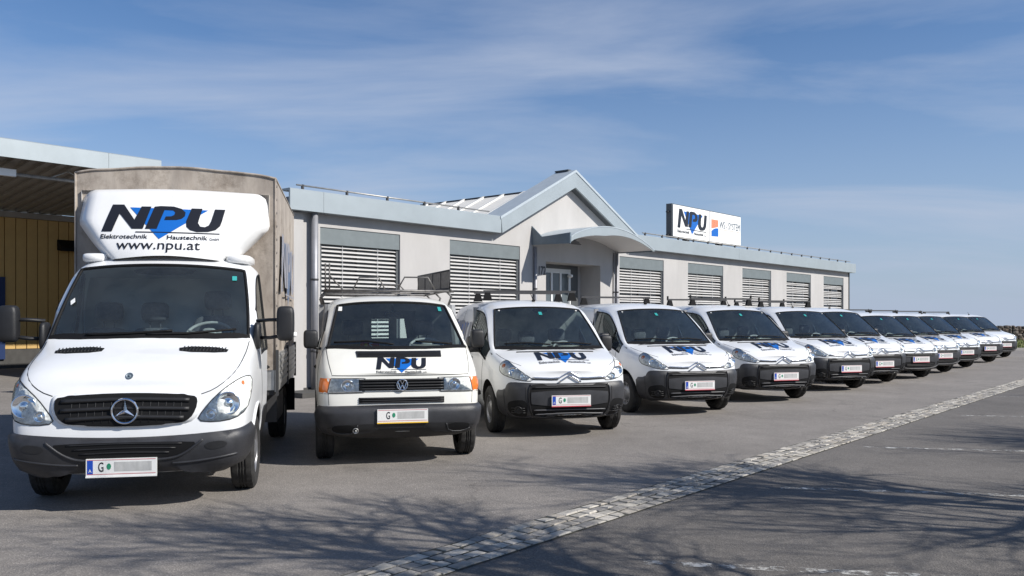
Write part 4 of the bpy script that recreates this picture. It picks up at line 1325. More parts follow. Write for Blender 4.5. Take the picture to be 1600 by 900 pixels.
# ------------------------------------------------------------------ the older van with flat front
def make_old_van():
    root = empty('delivery_van')
    S = [
     sti(.05, .10, (0,.38), (.56,.38,.06), (.68,.44,.0), (.755,.64,.0), (.76,.80,.015), (.735,.93,.035), (.68,.975,.055), (.40,.995,.065), (0,1.0,.07)),
     sti(.15, .10, (0,.36), (.76,.36,.03), (.84,.45), (.875,.66), (.875,.82,.005), (.85,.955,.015), (.775,1.015,.03), (.43,1.04,.035), (0,1.045,.035)),
     sti(.34, .10, (0,.28), (.83,.28), (.895,.45), (.915,.70), (.905,.92), (.87,1.075), (.785,1.135), (.44,1.155), (0,1.16)),
     sti(.54, .20, (0,.27), (.84,.27), (.905,.45), (.925,.74), (.915,1.05), (.875,1.205), (.80,1.25), (.45,1.255), (0,1.255)),
     sti(.93, .16, (0,.26), (.85,.26), (.91,.45), (.93,.76), (.92,1.13), (.825,1.45), (.735,1.50), (.44,1.525), (0,1.535)),
     sti(1.34, .12, (0,.26), (.85,.26), (.91,.45), (.93,.76), (.92,1.15), (.775,1.675), (.665,1.745), (.42,1.78), (0,1.79)),
     sti(1.56, .03, (0,.26), (.85,.26), (.91,.45), (.93,.76), (.92,1.15), (.785,1.72), (.68,1.81), (.42,1.85), (0,1.86)),
     sti(2.10, 0, (0,.26), (.85,.26), (.91,.45), (.93,.76), (.92,1.15), (.79,1.74), (.70,1.835), (.43,1.87), (0,1.88)),
     sti(3.20, 0, (0,.26), (.85,.26), (.91,.45), (.93,.76), (.92,1.15), (.79,1.74), (.70,1.835), (.43,1.87), (0,1.88)),
     sti(4.35, 0, (0,.28), (.85,.28), (.91,.45), (.925,.76), (.91,1.15), (.78,1.72), (.69,1.81), (.42,1.845), (0,1.855)),
     sti(4.62, 0, (0,.34), (.76,.34), (.84,.45), (.86,.76), (.85,1.12), (.73,1.66), (.65,1.74), (.4,1.77), (0,1.78)),
    ]
    S = [(y, bow, [tuple([p[0]*.97]+list(p[1:])) for p in pts]) for (y, bow, pts) in S]
    def tg(i, j):
        if 3 <= i <= 4 and j >= 6: return 1
        if i in (4, 5, 6) and j == 4: return 2
        return 0
    cr = [(i, 6, i+1, 6, .95) for i in (3, 4)] + [(3, j, 3, j+1, .95) for j in (6, 7)] + [(5, j, 5, j+1, .9) for j in (6, 7)]
    cr += [(i, 5, i+1, 5, .5) for i in (4, 5, 6)] + [(i, 4, i+1, 4, .7) for i in (4, 5, 6)] + [(4, 4, 4, 5, .8), (7, 4, 7, 5, .8)]
    AX = .88
    co, g, bvh = loft(S, tg, cr, [(AX, .34, .385, .60, 1.3), (AX+2.92, .34, .385, .60, 1.3)], vcreases=VC(3, 5)+VS(4, 7), captag=lambda e, j: 4 if e == 1 and j == 4 else 0)
    sh = Shell(bvh)
    submesh(co, g[0], 'body', 'paint_warm', root)
    if 5 in g: submesh(co, g[5], 'wheel_arch_liner', 'liner', root)
    w = submesh(co, g[1], 'windscreen', 'windscreen_glass', root, shift=.006)
    border(w.data, .017, 'windscreen_seal', 'black', w)
    for s in (-1, 1):
        q = submesh(co, g[2], 'side_window', 'side_glass', root, pick=lambda c: c.x*s > 0, shift=.008)
        border(q.data, .014, 'window_seal', 'black', q)
    if 4 in g:
        q = submesh(co, g[4], 'rear_window', 'side_glass', root, shift=.006); border(q.data, .014, 'window_seal', 'black', q)
    C = ('cyl', .9, .95)
    bpoly = [(1.10,.40),(1.10,.645),(.6,.66),(0,.665),(-.6,.66),(-1.10,.645),(-1.10,.40),(-.85,.325),(-.5,.30),(0,.295),(.5,.30),(.85,.325)]
    bp = patch(sh, C, bpoly, .05, 'bumper', 'plastic_grey', root, res=.05, pillow=.07, skirt=.05, it=1)
    shb = Shell(BVHTree.FromPolygons([v.co.copy() for v in bp.data.vertices], [tuple(p.vertices) for p in bp.data.polygons]))
    patch(shb, ('front',), [(-.80,.46),(0,.475),(.80,.46),(.76,.335),(.5,.315),(0,.31),(-.5,.315),(-.76,.335)], .004, 'lower_apron', 'plastic', bp, res=.05, it=1, skirt=.004)
    for s in (-1, 1):
        patch(shb, ('front',), [(s*.48,.455),(s*.72,.46),(s*.74,.40),(s*.66,.37),(s*.50,.375)], .008, 'bumper_pocket', 'black', bp, res=.05, it=2, skirt=.006)
        bead(shb, ('front',), [(s*.47,.46),(s*.50,.37),(s*.66,.365),(s*.74,.40)], .006, 'pocket_lip', 'plastic_grey', bp, off=.008)
    disc_on(shb, ('front',), -.49, .40, .032, bp, 'tow_eye', 'aluminium', .012)
    gr = patch(sh, ('front',), [(-.455,.935),(.455,.935),(.455,.815),(-.455,.815)], .006, 'grille', 'black', root, res=.05, it=0)
    for k in range(4):
        bead(sh, ('front',), [(-.45,.832+.03*k),(.45,.832+.03*k)], .0095, 'grille_slat', 'plastic', gr, off=.014, it=0)
    gl = patch(sh, ('front',), [(-.455,.742),(.455,.742),(.455,.678),(-.455,.678)], .006, 'lower_grille', 'black', root, res=.05, it=0)
    for k in range(3):
        bead(sh, ('front',), [(-.45,.689+.021*k),(.45,.689+.021*k)], .0075, 'grille_slat', 'plastic', gl, off=.010, it=0)
    yb = sh.hit(('front',), 0, .875)[0].y - .036
    em = MB().tube([(.056*math.cos(2*math.pi*k/32), yb, .875+.056*math.sin(2*math.pi*k/32)) for k in range(32)], .0065, 8, closed=True)
    def bar(p, q): em.tube([(p[0], yb-.002, .875+p[1]), (q[0], yb-.002, .875+q[1])], .0058, 6)
    bar((-.022,.047),(0,.006)); bar((0,.006),(.022,.047)); bar((-.045,.025),(-.020,-.045)); bar((-.020,-.045),(0,.0)); bar((0,.0),(.020,-.045)); bar((.020,-.045),(.045,.025))
    em.build('round_emblem', 'chrome', gr)
    MB().add([(.052*math.cos(2*math.pi*k/28), yb+.008, .875+.052*math.sin(2*math.pi*k/28)) for k in range(28)], [tuple(range(28))]).build('emblem_backing', 'black', gr)
    for s in (-1, 1):
        o = [(.468,.945),(.76,.945),(.76,.80),(.468,.81)]
        headlight(sh, ('cyl',.9,.95), [(.465,.945),(.77,.945),(.785,.795),(.475,.80)], [(.62,.872,.066)], root, s, it=0, lens_off=.016)
        a = [(s*.775,.945),(s*.955,.945),(s*.965,.795),(s*.79,.795)]
        patch(sh, C, a, .016, 'indicator', 'amber', root, res=.05, pillow=.015, it=0)
        bead(sh, C, [(s*.458,.80),(s*.455,.945)], .005, 'panel_seam', 'seam', root, it=0)
        bead(sh, ('front',), [(s*.735,.985),(s*.77,1.12),(s*.79,1.27)], .004, 'panel_seam', 'seam', root, off=-.001)
        bead(sh, C, [(s*.46,.79),(s*.70,.785),(s*.93,.785)], .0035, 'panel_seam', 'seam', root, off=-.001, it=0)
        bead(sh, C, [(s*.77,.665),(s*.78,.785)], .0035, 'panel_seam', 'seam', root, off=-.001, it=0)
        side = 'right' if s > 0 else 'left'
        for line in ([(.55,.66),(.56,1.0),(.72,1.28)], [(1.62,.40),(1.64,1.15),(1.62,1.8)], [(.55,.64),(1.25,.64),(1.62,.64),(3.4,.64),(4.5,.64)]):
            bead(sh, (side,), line, .004, 'panel_seam', 'seam', root, off=-.001)
        patch(sh, (side,), [(1.42,1.03),(1.58,1.03),(1.58,.98),(1.42,.98)], .025, 'door_handle', 'black', root, res=.03, pillow=.02)
        wheel(root, s, .90, AX, .315, .20, nh=10); wheel(root, s, .90, AX+2.92, .315, .20, nh=10)
        mirror(root, s, (s*.955, .85, 1.35), (.08, .07, .105), [[(s*.84,.88,1.24),(s*.90,.86,1.25),(s*.95,.85,1.27)]])
    bead(sh, ('front',), [(-.46,.80),(.46,.80)], .0035, 'panel_seam', 'seam', root, it=0)
    bead(sh, ('front',), [(-.735,.975),(-.4,.972),(0,.972),(.4,.972),(.735,.975)], .0045, 'panel_seam', 'seam', root, it=0)
    plate(root, sh.hit(('front',), 0, .56)[0].y-.068, .555, .0, band=False, frame='yellow_card')
    v = patch(sh, ('front',), [(-.47,1.215),(.47,1.215),(.46,1.155),(-.46,1.155)], .010, 'air_inlet', 'plastic', root, res=.05, it=0)
    for k in range(3): bead(sh, ('front',), [(-.45,1.165+.014*k),(.45,1.165+.014*k)], .003, 'inlet_bar', 'black', v, off=.011, it=0)
    patch(sh, ('top',), [(-.79,.66),(-.4,.54),(0,.51),(.4,.54),(.79,.66),(.79,.71),(.4,.59),(0,.565),(-.4,.59),(-.79,.71)], .009, 'cowl', 'black', root, res=.05, it=1)
    mark_on(sh, ('front',), -.27, 1.035, .126, .115, root, off=.004)
    wiper(root, sh, ('front',), [(-.70,1.30),(-.35,1.315),(-.05,1.28)])
    wiper(root, sh, ('front',), [(.20,1.31),(.45,1.295),(.62,1.28)])
    patch(sh, ('front',), [(.545,1.72),(.585,1.72),(.59,1.67),(.55,1.67)], .004, 'toll_sticker', 'teal_sticker', root, res=.05, it=0, skirt=0)
    patch(sh, ('front',), [(-.63,1.72),(-.59,1.72),(-.595,1.67),(-.64,1.67)], .004, 'parking_disc', 'paper', root, res=.05, it=0, skirt=0)
    # inside
    MB().ell((0, .98, 1.13), (.78, .30, .11), .4, 24, 10).build('dashboard', 'dash', root, smooth=True)
    MB().ell((.36, .97, 1.22), (.20, .10, .06), .5, 16, 8).build('instrument_hood', 'dash', root, smooth=True)
    rc = MB().box(-.40, -.19, .835, .845, 1.235, 1.315).build('dashboard_card', 'red_card', root)
    MB().box(-.355, -.325, .830, .834, 1.24, 1.30).build('card_badge', 'yellow_card', rc)
    v, f = fit_text('S', -.305, -.265, 1.245, 1.305, .02); MB().add([(q[0], .832, q[1]) for q in v], f).build('lettering', 'paper', rc)
    steering(root, .40, 1.18, 1.24, .20, 62)
    seat(root, .42, 1.62, .76, .50, h=.52); seat(root, -.45, 1.62, .76, .50, h=.52)
    for s in (-1, 1):
        MB().tube([(s*.80,1.48,1.22),(s*.75,1.52,1.75)], .05, 8).build('door_pillar', 'interior', root)
    MB().box(-.86,-.20,2.02,2.05,.4,1.76).box(.36,.86,2.02,2.05,.4,1.76).box(-.20,.36,2.02,2.05,.4,1.33).box(-.20,.36,2.02,2.05,1.68,1.78).box(.02,.12,2.02,2.05,1.33,1.68).build('bulkhead', 'interior', root)
    MB().tube([(0,1.30,1.74),(0,1.24,1.66)], .008, 6).ell((0,1.24,1.63), (.11,.02,.035), .5, 12, 8).build('rear_view_mirror', 'black', root, smooth=True)
    # roof rack
    rk = MB()
    for y in (2.0, 3.0, 4.0):
        rk.tube([(-.76,y,1.935),(.76,y,1.935)], .012, 8)
        for s in (-1, 1): rk.tube([(s*.76,y,1.94),(s*.83,y,1.87),(s*.79,y,1.76)], .014, 6)
    for x in (-.76, .76): rk.tube([(x,1.60,1.94),(x,4.3,1.94)], .015, 8)
    rk.tube([(-.80,1.62,1.925),(.80,1.62,1.925)], .017, 8)
    ro = rk.build('roof_rack', 'rack_steel', root, smooth=True)
    for (xc, y, w_, h_) in ((-.20,2.5,.32,.18),(.36,1.9,.36,.16),(.12,2.9,.3,.10)):
        MB().tube([(xc-w_/2-.06,y,1.95),(xc-w_/2+.03,y,1.95+h_),(xc+w_/2-.03,y,1.95+h_),(xc+w_/2+.06,y,1.95)], .010, 6).build('rack_hoop', 'rack_steel', ro, smooth=True)
    for x in (-.78, -.73): MB().tube([(x,1.85,1.95),(x,1.85,2.27)], .011, 6).build('rack_upright', 'rack_steel', ro, smooth=True)
    MB().tube([(-.73,1.85,2.12),(-.57,1.85,1.95)], .009, 6).build('rack_brace', 'rack_steel', ro, smooth=True)
    gd = MB().tube([(.62,3.9,1.99),(.62,3.9,2.22),(.80,1.95,2.21),(.80,1.95,1.97)], .012, 6, closed=True).build('load_guard', 'steel_dark', ro, smooth=True)
    gm = MB()
    for k in range(3):
        t_ = (k+1)/4; x, y = .62+.18*t_, 3.9-1.95*t_
        gm.tube([(x,y,1.98),(x,y,2.215)], .008, 5)
    gm.build('guard_bar', 'steel_dark', gd)
    MB().add([(.622,3.88,2.0),(.798,1.97,1.98),(.798,1.97,2.205),(.622,3.88,2.215)], [(0,1,2,3)]).build('guard_sheet', 'rack_steel', gd)
    return root

# ------------------------------------------------------------------ panel vans of two sizes
def make_panel_van(big=True):
    root = empty('panel_van' if big else 'compact_van')
    sx, sy, sz = (1, 1, 1) if big else (.95, .93, .945)
    S = [
     sti(.02, .12, (0,.31), (.46,.31,.07), (.56,.39,.01), (.60,.56,.0), (.60,.69,.01), (.56,.79,.03), (.48,.85,.05), (.28,.88,.06), (0,.89,.065)),
     sti(.09, .20, (0,.29), (.70,.29,.04), (.765,.39), (.80,.60), (.80,.74), (.75,.855,.01), (.65,.905,.015), (.36,.92,.015), (0,.925,.015)),
     sti(.26, .20, (0,.26), (.80,.26), (.87,.41), (.905,.66), (.895,.88), (.85,.985), (.74,1.015), (.40,1.02), (0,1.022)),
     sti(.56, .18, (0,.21), (.84,.21), (.925,.42), (.945,.70), (.93,.93), (.88,1.04), (.795,1.075), (.42,1.085), (0,1.09)),
     sti(.86, .28, (0,.21), (.85,.21), (.935,.42), (.952,.74), (.94,1.02), (.885,1.12), (.815,1.15), (.45,1.15), (0,1.15)),
     sti(1.27, .22, (0,.21), (.85,.21), (.94,.42), (.955,.76), (.945,1.10), (.835,1.41), (.745,1.455), (.43,1.475), (0,1.485)),
     sti(1.68, .15, (0,.21), (.85,.21), (.94,.42), (.955,.76), (.945,1.12), (.785,1.66), (.665,1.725), (.40,1.755), (0,1.765)),
     sti(1.95, .05, (0,.21), (.85,.21), (.94,.42), (.955,.76), (.945,1.12), (.80,1.71), (.69,1.80), (.41,1.84), (0,1.85)),
     sti(2.40, 0, (0,.21), (.85,.21), (.94,.42), (.955,.76), (.945,1.12), (.81,1.735), (.71,1.835), (.42,1.875), (0,1.885)),
     sti(3.40, 0, (0,.21), (.85,.21), (.94,.42), (.955,.76), (.945,1.12), (.81,1.735), (.71,1.835), (.42,1.875), (0,1.885)),
     sti(4.45, 0, (0,.24), (.85,.24), (.93,.42), (.945,.76), (.93,1.12), (.79,1.71), (.69,1.805), (.41,1.845), (0,1.855)),
     sti(4.78, 0, (0,.34), (.74,.34), (.82,.45), (.85,.76), (.84,1.12), (.72,1.64), (.63,1.72), (.4,1.76), (0,1.77)),
    ]
    S = [(y*sy, bow*sy/(sx*sx), [tuple([p[0]*sx, p[1]*sz] + [q*sy for q in p[2:]]) for p in pts]) for (y, bow, pts) in S]
    def tg(i, j):
        if 4 <= i <= 5 and j >= 6: return 1
        if i in (5, 6, 7) and j == 4: return 2
        if i == 4 and j == 4: return 3
        return 0
    cr = [(i, 6, i+1, 6, .95) for i in (4, 5)] + [(4, j, 4, j+1, .95) for j in (6, 7)] + [(6, j, 6, j+1, .9) for j in (6, 7)]
    cr += [(i, 5, i+1, 5, .45) for i in (5, 6, 7)] + [(i, 4, i+1, 4, .7) for i in (4, 5, 6, 7)] + [(5, 4, 5, 5, .8), (8, 4, 8, 5, .7)]
    AX = .90*sy; WB = (3.0 if big else 2.73); r = .325 if big else .312
    co, g, bvh = loft(S, tg, cr, [(AX, r+.02, .395*sz, .60, 1.3), (AX+WB, r+.02, .395*sz, .60, 1.3)], vcreases=VC(4, 6)+VS(5, 8))
    sh = Shell(bvh, sx, sy, sz)
    submesh(co, g[0], 'body', 'paint', root)
    if 5 in g: submesh(co, g[5], 'wheel_arch_liner', 'liner', root)
    w = submesh(co, g[1], 'windscreen', 'windscreen_glass', root, shift=.006)
    border(w.data, .013, 'windscreen_seal', 'black', w)
    for s in (-1, 1):
        q = submesh(co, g[2], 'side_window', 'side_glass', root, pick=lambda c: c.x*s > 0, shift=.008)
        border(q.data, .013, 'window_seal', 'black', q)
        q = submesh(co, g[3], 'quarter_window', 'side_glass', root, pick=lambda c: c.x*s > 0, shift=.008)
        border(q.data, .013, 'window_seal', 'black', q)
    C = ('cyl', .9, .95)
    # bumper of dark plastic
    if big:
        up = [(1.11,.44),(1.10,.625),(.90,.635),(.86,.72),(.80,.745),(.62,.74),(.50,.73),(0,.725)]
    else:
        up = [(1.11,.44),(1.10,.66),(.95,.70),(.80,.72),(.60,.725),(.50,.72),(0,.715)]
    lo = [(0,.215),(.5,.21),(.9,.215),(1.07,.26)]
    bpoly = [(-a, b) for a, b in up] + [(a, b) for a, b in reversed(up[:-1])] + [(a, b) for a, b in reversed(lo[1:])] + [lo[0]] + [(-a, b) for a, b in lo[1:]]
    bp = patch(sh, C, bpoly, .032, 'bumper', 'plastic_grey', root, res=.05, pillow=.05, skirt=.03, it=1)
    shb = Shell(BVHTree.FromPolygons([v.co.copy() for v in bp.data.vertices], [tuple(p.vertices) for p in bp.data.polygons]), sx, sy, sz)
    F = ('front',)
    if big:
        gc = patch(shb, F, [(-.53,.735),(.53,.735),(.555,.62),(.545,.42),(.47,.275),(-.47,.275),(-.545,.42),(-.555,.62)], .006, 'grille', 'black', root, res=.05, it=1, skirt=.008)
        patch(shb, F, [(-.525,.632),(.525,.632),(.535,.55),(.52,.43),(-.52,.43),(-.535,.55)], .014, 'plate_panel', 'plastic_grey', gc, res=.05, it=1, skirt=.008)
        for (z, hw_, mt) in ((.678,.50,'plastic'),(.385,.49,'chrome'),(.330,.465,'chrome')):
            bead(shb, F, [(-hw_,z-.004),(0,z),(hw_,z-.004)], .010 if mt != 'chrome' else .008, 'grille_slat', mt if mt != 'chrome' else 'bar_grey', gc, off=.014, it=0, n=8)
        bead(shb, F, [(-.53,.738),(-.56,.62),(-.55,.42),(-.475,.268),(.475,.268),(.55,.42),(.56,.62),(.53,.738)], .010, 'grille_frame', 'gloss_black', gc, off=.006, it=1)
        for s in (-1, 1):
            p = [(s*.58,.51),(s*.74,.51),(s*.85,.47),(s*.84,.33),(s*.74,.275),(s*.60,.285)]
            k = patch(shb, C, p, .005, 'fog_lamp_pocket', 'black', bp, res=.05, it=2, skirt=.006)
            disc_on(shb, C, s*.70, .38, .055, k, 'fog_lamp', 'plastic', .012)
            for q in range(3): bead(shb, C, [(s*.62,.345+.03*q),(s*.79,.345+.03*q)], .005, 'pocket_slat', 'plastic', k, off=.010, it=0)
            bead(shb, C, [(s*.56,.29),(s*.66,.275),(s*.86,.30)], .010, 'bumper_crease', 'plastic_grey', bp, off=.0, it=2)
            bead(shb, C, [(s*.60,.735),(s*.60,.5),(s*.55,.3)], .005, 'panel_seam', 'seam', bp, off=.0, it=1)
            bead(shb, C, [(s*.90,.635),(s*.89,.5),(s*.90,.26)], .0045, 'panel_seam', 'seam', bp, off=.0, it=1)
    else:
        gc = patch(shb, F, [(-.53,.735),(.53,.735),(.55,.66),(.50,.645),(-.50,.645),(-.55,.66)], .008, 'grille', 'black', root, res=.05, it=1, skirt=.008)
        for z in (.705, .675): bead(shb, F, [(-.50,z),(.50,z)], .008, 'grille_slat', 'plastic', gc, off=.014, it=0)
        bead(shb, F, [(-.52,.638),(0,.632),(.52,.638)], .009, 'grille_trim', 'plastic_grey', gc, off=.008, it=1)
        li = patch(shb, F, [(-.56,.50),(.56,.50),(.54,.40),(.44,.345),(-.44,.345),(-.54,.40)], .005, 'air_intake', 'black', bp, res=.05, it=1, skirt=.006)
        for z in (.385, .42): bead(shb, F, [(-.47,z),(.47,z)], .006, 'intake_bar', 'plastic', li, off=.010, it=0)
        bead(shb, C, [(-.78,.40),(-.62,.33),(-.40,.30),(0,.295),(.40,.30),(.62,.33),(.78,.40)], .014, 'bumper_lip', 'plastic_grey', bp, off=.0, it=2)
        for s in (-1, 1):
            k = patch(shb, C, [(s*.66,.50),(s*.84,.50),(s*.86,.40),(s*.74,.38),(s*.68,.41)], .005, 'fog_lamp_pocket', 'black', bp, res=.05, it=2, skirt=.006)
    # bright strip with double chevron
    st = .032
    yz = lambda x, z: sh.hit(F, x, z)
    ch = bead(sh, F, [(-.50,.80),(-.25,.79),(-.14,.795),(0,.88),(.14,.795),(.25,.79),(.50,.80)], .0105, 'bright_strip', 'chrome', root, off=.012, it=0, n=8)
    bead(sh, F, [(-.15,.74),(0,.828),(.15,.74)], .0115, 'chevron', 'chrome', ch, off=.022, it=0, n=8)
    bead(sh, F, [(-.50,.78),(-.25,.77),(-.16,.772)], .006, 'strip_shadow_gap', 'seam', ch, off=.004, it=0)
    bead(sh, F, [(.50,.78),(.25,.77),(.16,.772)], .006, 'strip_shadow_gap', 'seam', ch, off=.004, it=0)
    for s in (-1, 1):
        headlight(sh, C, [(.515,.765),(.62,.755),(.82,.80),(.99,.85),(1.05,.92),(1.045,1.01),(.98,1.02),(.84,.96),(.66,.865)], [(.80,.88,.064),(.655,.815,.044)], root, s, ambers=((.97,.95,.030),))
        bead(sh, ('top',), [(s*.62,.26),(s*.73,.38),(s*.80,.58),(s*.83,.86)], .004, 'panel_seam', 'seam', root, off=-.001)
        side = 'right' if s > 0 else 'left'
        for line in ([(1.30,.40),(1.29,.75),(1.22,.98),(1.20,1.06)], [(2.12,.36),(2.16,1.1),(2.10,1.72)], [(2.22,.36),(2.26,1.1),(2.2,1.74)] if s > 0 else [(3.3,.40),(3.34,1.1),(3.3,1.74)]):
            bead(sh, (side,), line, .004, 'panel_seam', 'seam', root, off=-.001)
        patch(sh, (side,), [(1.98,1.02),(2.12,1.02),(2.12,.97),(1.98,.97)], .025, 'door_handle', 'plastic', root, res=.03, pillow=.02)
        patch(sh, (side,), [(1.40,.56),(2.10,.56),(2.10,.46),(1.40,.46)], .016, 'side_moulding', 'plastic', root, res=.05, pillow=.03, it=1)
        patch(sh, (side,), [(2.28,.56),(3.28,.56),(3.28,.46),(2.28,.46)], .016, 'side_moulding', 'plastic', root, res=.05, pillow=.03, it=1)
        mark_on(sh, (side,), 2.45 if s > 0 else 4.15, 1.15, .38, .40, root, off=.004, small=False, mats={'logo_black': 'logo_grey', 'logo_blue': 'logo_grey'} if not big else {'logo_black': 'logo_grey'}, flip=s < 0)
        wheel(root, s, .935*sx, AX, r, .20, nh=10); wheel(root, s, .935*sx, AX+WB, r, .20, nh=10)
        mirror(root, s, (s*1.02*sx, 1.55*sy, 1.21*sz), (.095, .08, .12), [[(s*.91*sx,1.57*sy,1.10*sz),(s*.96*sx,1.56*sy,1.11*sz),(s*1.0*sx,1.55*sy,1.13*sz)],[(s*.89*sx,1.57*sy,1.17*sz),(s*.96*sx,1.56*sy,1.17*sz),(s*1.0*sx,1.55*sy,1.18*sz)]])
        disc_on(sh, F, s*.60, 1.70, .014, root, 'screen_corner_mark', 'paper', .004)
    plate(root, (shb.hit(F, 0, .51)[0].y - (.040 if big else .032)), .505*sz if big else .56*sz)
    # slot and cowl before the windscreen, wipers
    bead(sh, ('top',), [(-.56,.775),(-.3,.735),(0,.725),(.3,.735),(.56,.775)], .012, 'bonnet_slot', 'black', root, off=.0, it=1)
    patch(sh, ('top',), [(-.80,1.01),(-.4,.875),(0,.835),(.4,.875),(.80,1.01),(.80,1.09),(.4,.945),(0,.905),(-.4,.945),(-.80,1.09)], .008, 'cowl', 'black', root, res=.05, it=1)
    for s in (-1, 1):
        patch(sh, C, [(s*1.42,1.14),(s*1.52,1.13),(s*1.58,1.17),(s*1.48,1.22)], .006, 'pillar_corner', 'black', root, res=.04, it=1)
    wiper(root, sh, F, [(-.66,1.21),(-.35,1.225),(-.02,1.20)])
    wiper(root, sh, F, [(.0,1.22),(.30,1.225),(.62,1.20)])
    mark_on(sh, ('top',), -.37, .33, .168, .345, root, off=.004)
    patch(sh, F, [(-.03,1.68),(.02,1.68),(.02,1.635),(-.03,1.635)], .004, 'toll_sticker', 'teal_sticker', root, res=.05, it=0, skirt=0)
    patch(sh, F, [(-.12,1.735),(.14,1.735),(.10,1.68),(-.08,1.68)], -.012, 'mirror_mount', 'black', root, res=.06, it=1, skirt=0)
    MB().tube([(.02*sx,2.02*sy,1.855*sz),(-.02,2.05*sy,1.97*sz)], [.008,.005], 6).ell((.02*sx,2.02*sy,1.86*sz), (.03,.03,.018), .8, 10, 6).build('aerial', 'black', root)
    # inside
    MB().ell((0, 1.24*sy, 1.01*sz), (.80*sx, .30*sy, .12), .4, 24, 10).build('dashboard', 'dash', root, smooth=True)
    MB().ell((.38*sx, 1.30*sy, 1.13*sz), (.19, .10, .055), .5, 16, 8).build('instrument_hood', 'interior_light', root, smooth=True)
    steering(root, .38*sx, 1.52*sy, 1.10*sz, .19, 45)
    for x in (-.45, .40): seat(root, x*sx, 1.95*sy, .58*sz, .50, h=.56)
    seat(root, -.08*sx, 1.97*sy, .58*sz, .40, hr=True, h=.52)
    MB().box(-.86*sx, .86*sx, 2.34*sy, 2.37*sy, .3, 1.76*sz).build('bulkhead', 'interior', root)
    return root

def roof_bars(root, ys, z, hw, caps=True):
    for y in ys:
        b = MB().box(-hw-.06, hw+.06, y-.028, y+.028, z, z+.035).build('roof_bar', 'steel_dark', root)
        for s in (-1, 1):
            MB().prism([(s*hw-.07, z-.125), (s*hw+.07, z-.125), (s*hw+.035, z), (s*hw-.035, z)], y-.035, y+.035).build('bar_foot', 'black', b)
            if caps: MB().box(s*(hw+.05)-.012, s*(hw+.05)+.012, y-.02, y+.02, z+.035, z+.095).build('load_stop', 'black', b)

truck = make_truck()
old_van = make_old_van()
big_van = make_panel_van(True)
small_van = make_panel_van(False)

TH = R(13.5)
def put(o, x, y, dth=0.0):
    o.location = (x, y, 0); o.rotation_euler = (0, 0, TH + R(dth))
put(truck, -3.13, 6.93, -2.5)
tag(truck, 'white box truck with beige tarpaulin box and roof spoiler carrying the web address', 'truck')
put(old_van, -1.15, 9.10, -.5)
tag(old_van, 'older cream white van with boxy front, amber indicators and a roof rack', 'van')
GV = 'white panel vans parked in the row'
bigs = [big_van]+[copy_tree(big_van) for _ in range(4)]
for (o, px, py, dth, lab) in zip(bigs, (893, 1094, 1229, 1331, 1383), (626, 602, 588, 576, 568.5), (0, 4, 4.2, 6.0, 5.0), (
    'white panel van with roof bar parked directly beside the older van with the roof rack',
    'white panel van standing second from the older cream van, without bar over the cab',
    'white panel van with papers scattered on its dashboard, third from the older cream van',
    'white panel van with end stops on its roof bar, fourth from the older cream van',
    'white panel van fifth from the older cream van, last before the smaller vans')):
    Y = 1452/(py-498); put(o, (px-800)/1345*Y, Y, dth); tag(o, lab, 'van', GV)
roof_bars(bigs[0], (2.15, 2.9), 1.985, .68, False)
roof_bars(bigs[1], (3.3,), 1.985, .68, False)
roof_bars(bigs[2], (2.3, 3.3), 1.985, .68)
roof_bars(bigs[3], (2.3, 3.3), 1.985, .68)
for k in range(9):
    x = random.uniform(-.62, .62); a = random.uniform(-.4, .4)
    c, s_ = math.cos(a), math.sin(a); w_, h_ = random.uniform(.06,.14), random.uniform(.04,.09)
    y = 1.20+random.uniform(-.05,.1); z = 1.135+.004*k
    MB().add([(x+c*i*w_-s_*j*h_, y+s_*i*w_+c*j*h_, z+.012*j+(.02 if k % 3 == 0 else 0)*i) for i, j in ((-1,-1),(1,-1),(1,1),(-1,1))], [(0,1,2,3)]).build('loose_paper', 'paper', bigs[2])
smalls = [small_van]+[copy_tree(small_van) for _ in range(4)]
for (o, px, py, lab) in zip(smalls, (1440, 1477.5, 1512, 1548, 1573), (563, 557, 551.5, 545.5, 540), (
    'smaller white van, first of the compact ones after the larger panel vans',
    'smaller white van, second of the compact ones, in the middle of the far row',
    'smaller white van, third of the compact ones counted from the larger panel vans',
    'smaller white van with blue bonnet mark, last but one from the far end',
    'smaller white van with plain unmarked bonnet, farthest from the box truck')):
    Y = 1452/(py-498); put(o, (px-800)/1345*Y, Y, 5.5+random.uniform(-1.2,1.2)); tag(o, lab, 'van', 'compact white vans at the far end of the row')
for o in smalls[:4]: roof_bars(o, (2.5,), 1.815, .56, False)
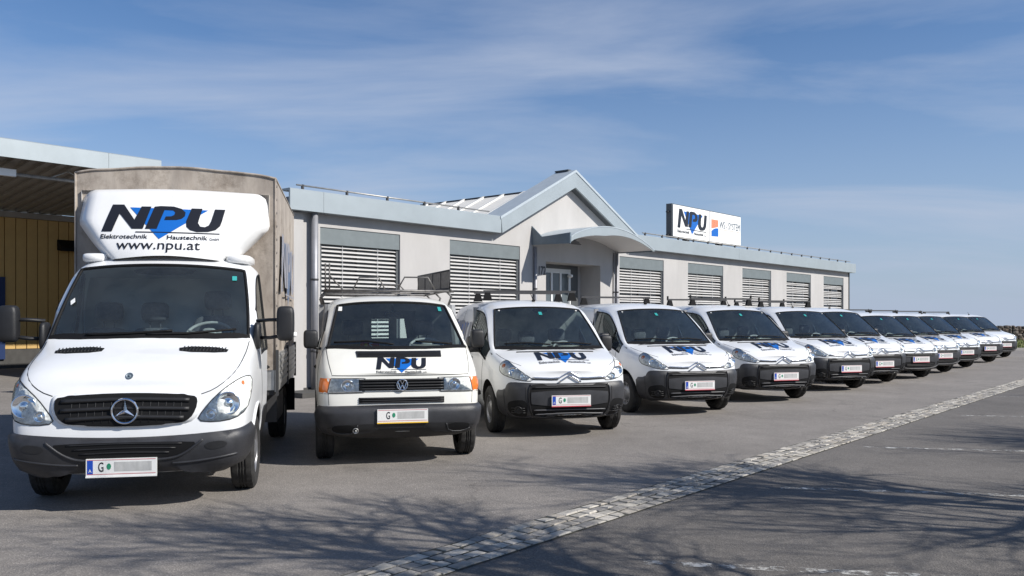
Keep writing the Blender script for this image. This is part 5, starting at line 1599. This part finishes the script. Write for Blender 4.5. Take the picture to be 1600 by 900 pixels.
for ch in list(smalls[4].children):
    if ch.name.startswith('company_mark') and not any(abs(v.co.x) > .8 for v in list(ch.data.vertices)[:3]):
        for c2 in list(ch.children): bpy.data.objects.remove(c2)
        bpy.data.objects.remove(ch)
# ------------------------------------------------------------------ bare trees beside the camera whose branches shade the ground
def bare_tree(x, y, h, seed, label):
    rnd = random.Random(seed)
    t = empty('bare_tree', (x, y, 0))
    tag(t, label, 'tree', 'bare trees along the parking area')
    tr = MB(); cr = MB()
    def grow(mb, p, d, ln, r, lev):
        n = 5 if lev < 3 else 3
        pts = [p]; rs = [r]; q = p; dd = d
        for k in range(n):
            dd = (dd + Vector((rnd.uniform(-1,1), rnd.uniform(-1,1), rnd.uniform(-.6,.9)))*(.10+.05*lev)).normalized()
            q = q+dd*(ln/n); pts.append(q); rs.append(r*(1-.45*(k+1)/n))
        mb.tube(pts, rs, 8 if lev < 2 else (5 if lev < 3 else 3))
        if lev >= 4: return
        cnt = (11, 7, 6, 5, 3)[lev]
        for c in range(cnt):
            f = rnd.uniform(.35 if lev else .45, 1.0)
            i = min(n-1, int(f*n)); a = pts[i].lerp(pts[i+1], f*n-i if i < n else 0)
            ax = dd.orthogonal().normalized(); ax.rotate(Matrix.Rotation(rnd.uniform(0, 6.28), 3, dd))
            ang = rnd.uniform(.45, 1.05)
            nd = (dd*math.cos(ang) + ax*math.sin(ang)).normalized()
            nd = (nd + Vector((0,0,.12))).normalized()
            grow(cr, a, nd, ln*rnd.uniform(.50,.70), r*(.50 if lev == 0 else .55)*rnd.uniform(.8,1.1)*(1-.2*f), lev+1)
    grow(tr, Vector((0,0,-.05)), Vector((0,0,1)), h*.52, .125, 0)
    tr.build('trunk', 'bark', t, smooth=True)
    cr.build('crown', 'bark', t, smooth=True)
bare_tree(4.2, 3.5, 5.8, 48, 'bare leafless tree beside the camera shading the ground before the box truck')
bare_tree(8.4, 5.6, 6.4, 21, 'bare leafless tree shading the near end of the sett strip')
bare_tree(12.6, 8.0, 6.2, 8, 'bare leafless tree shading the painted bay lines in the middle of the lot')
bare_tree(18.2, 13.6, 6.2, 13, 'bare leafless tree shading the far end of the sett strip')
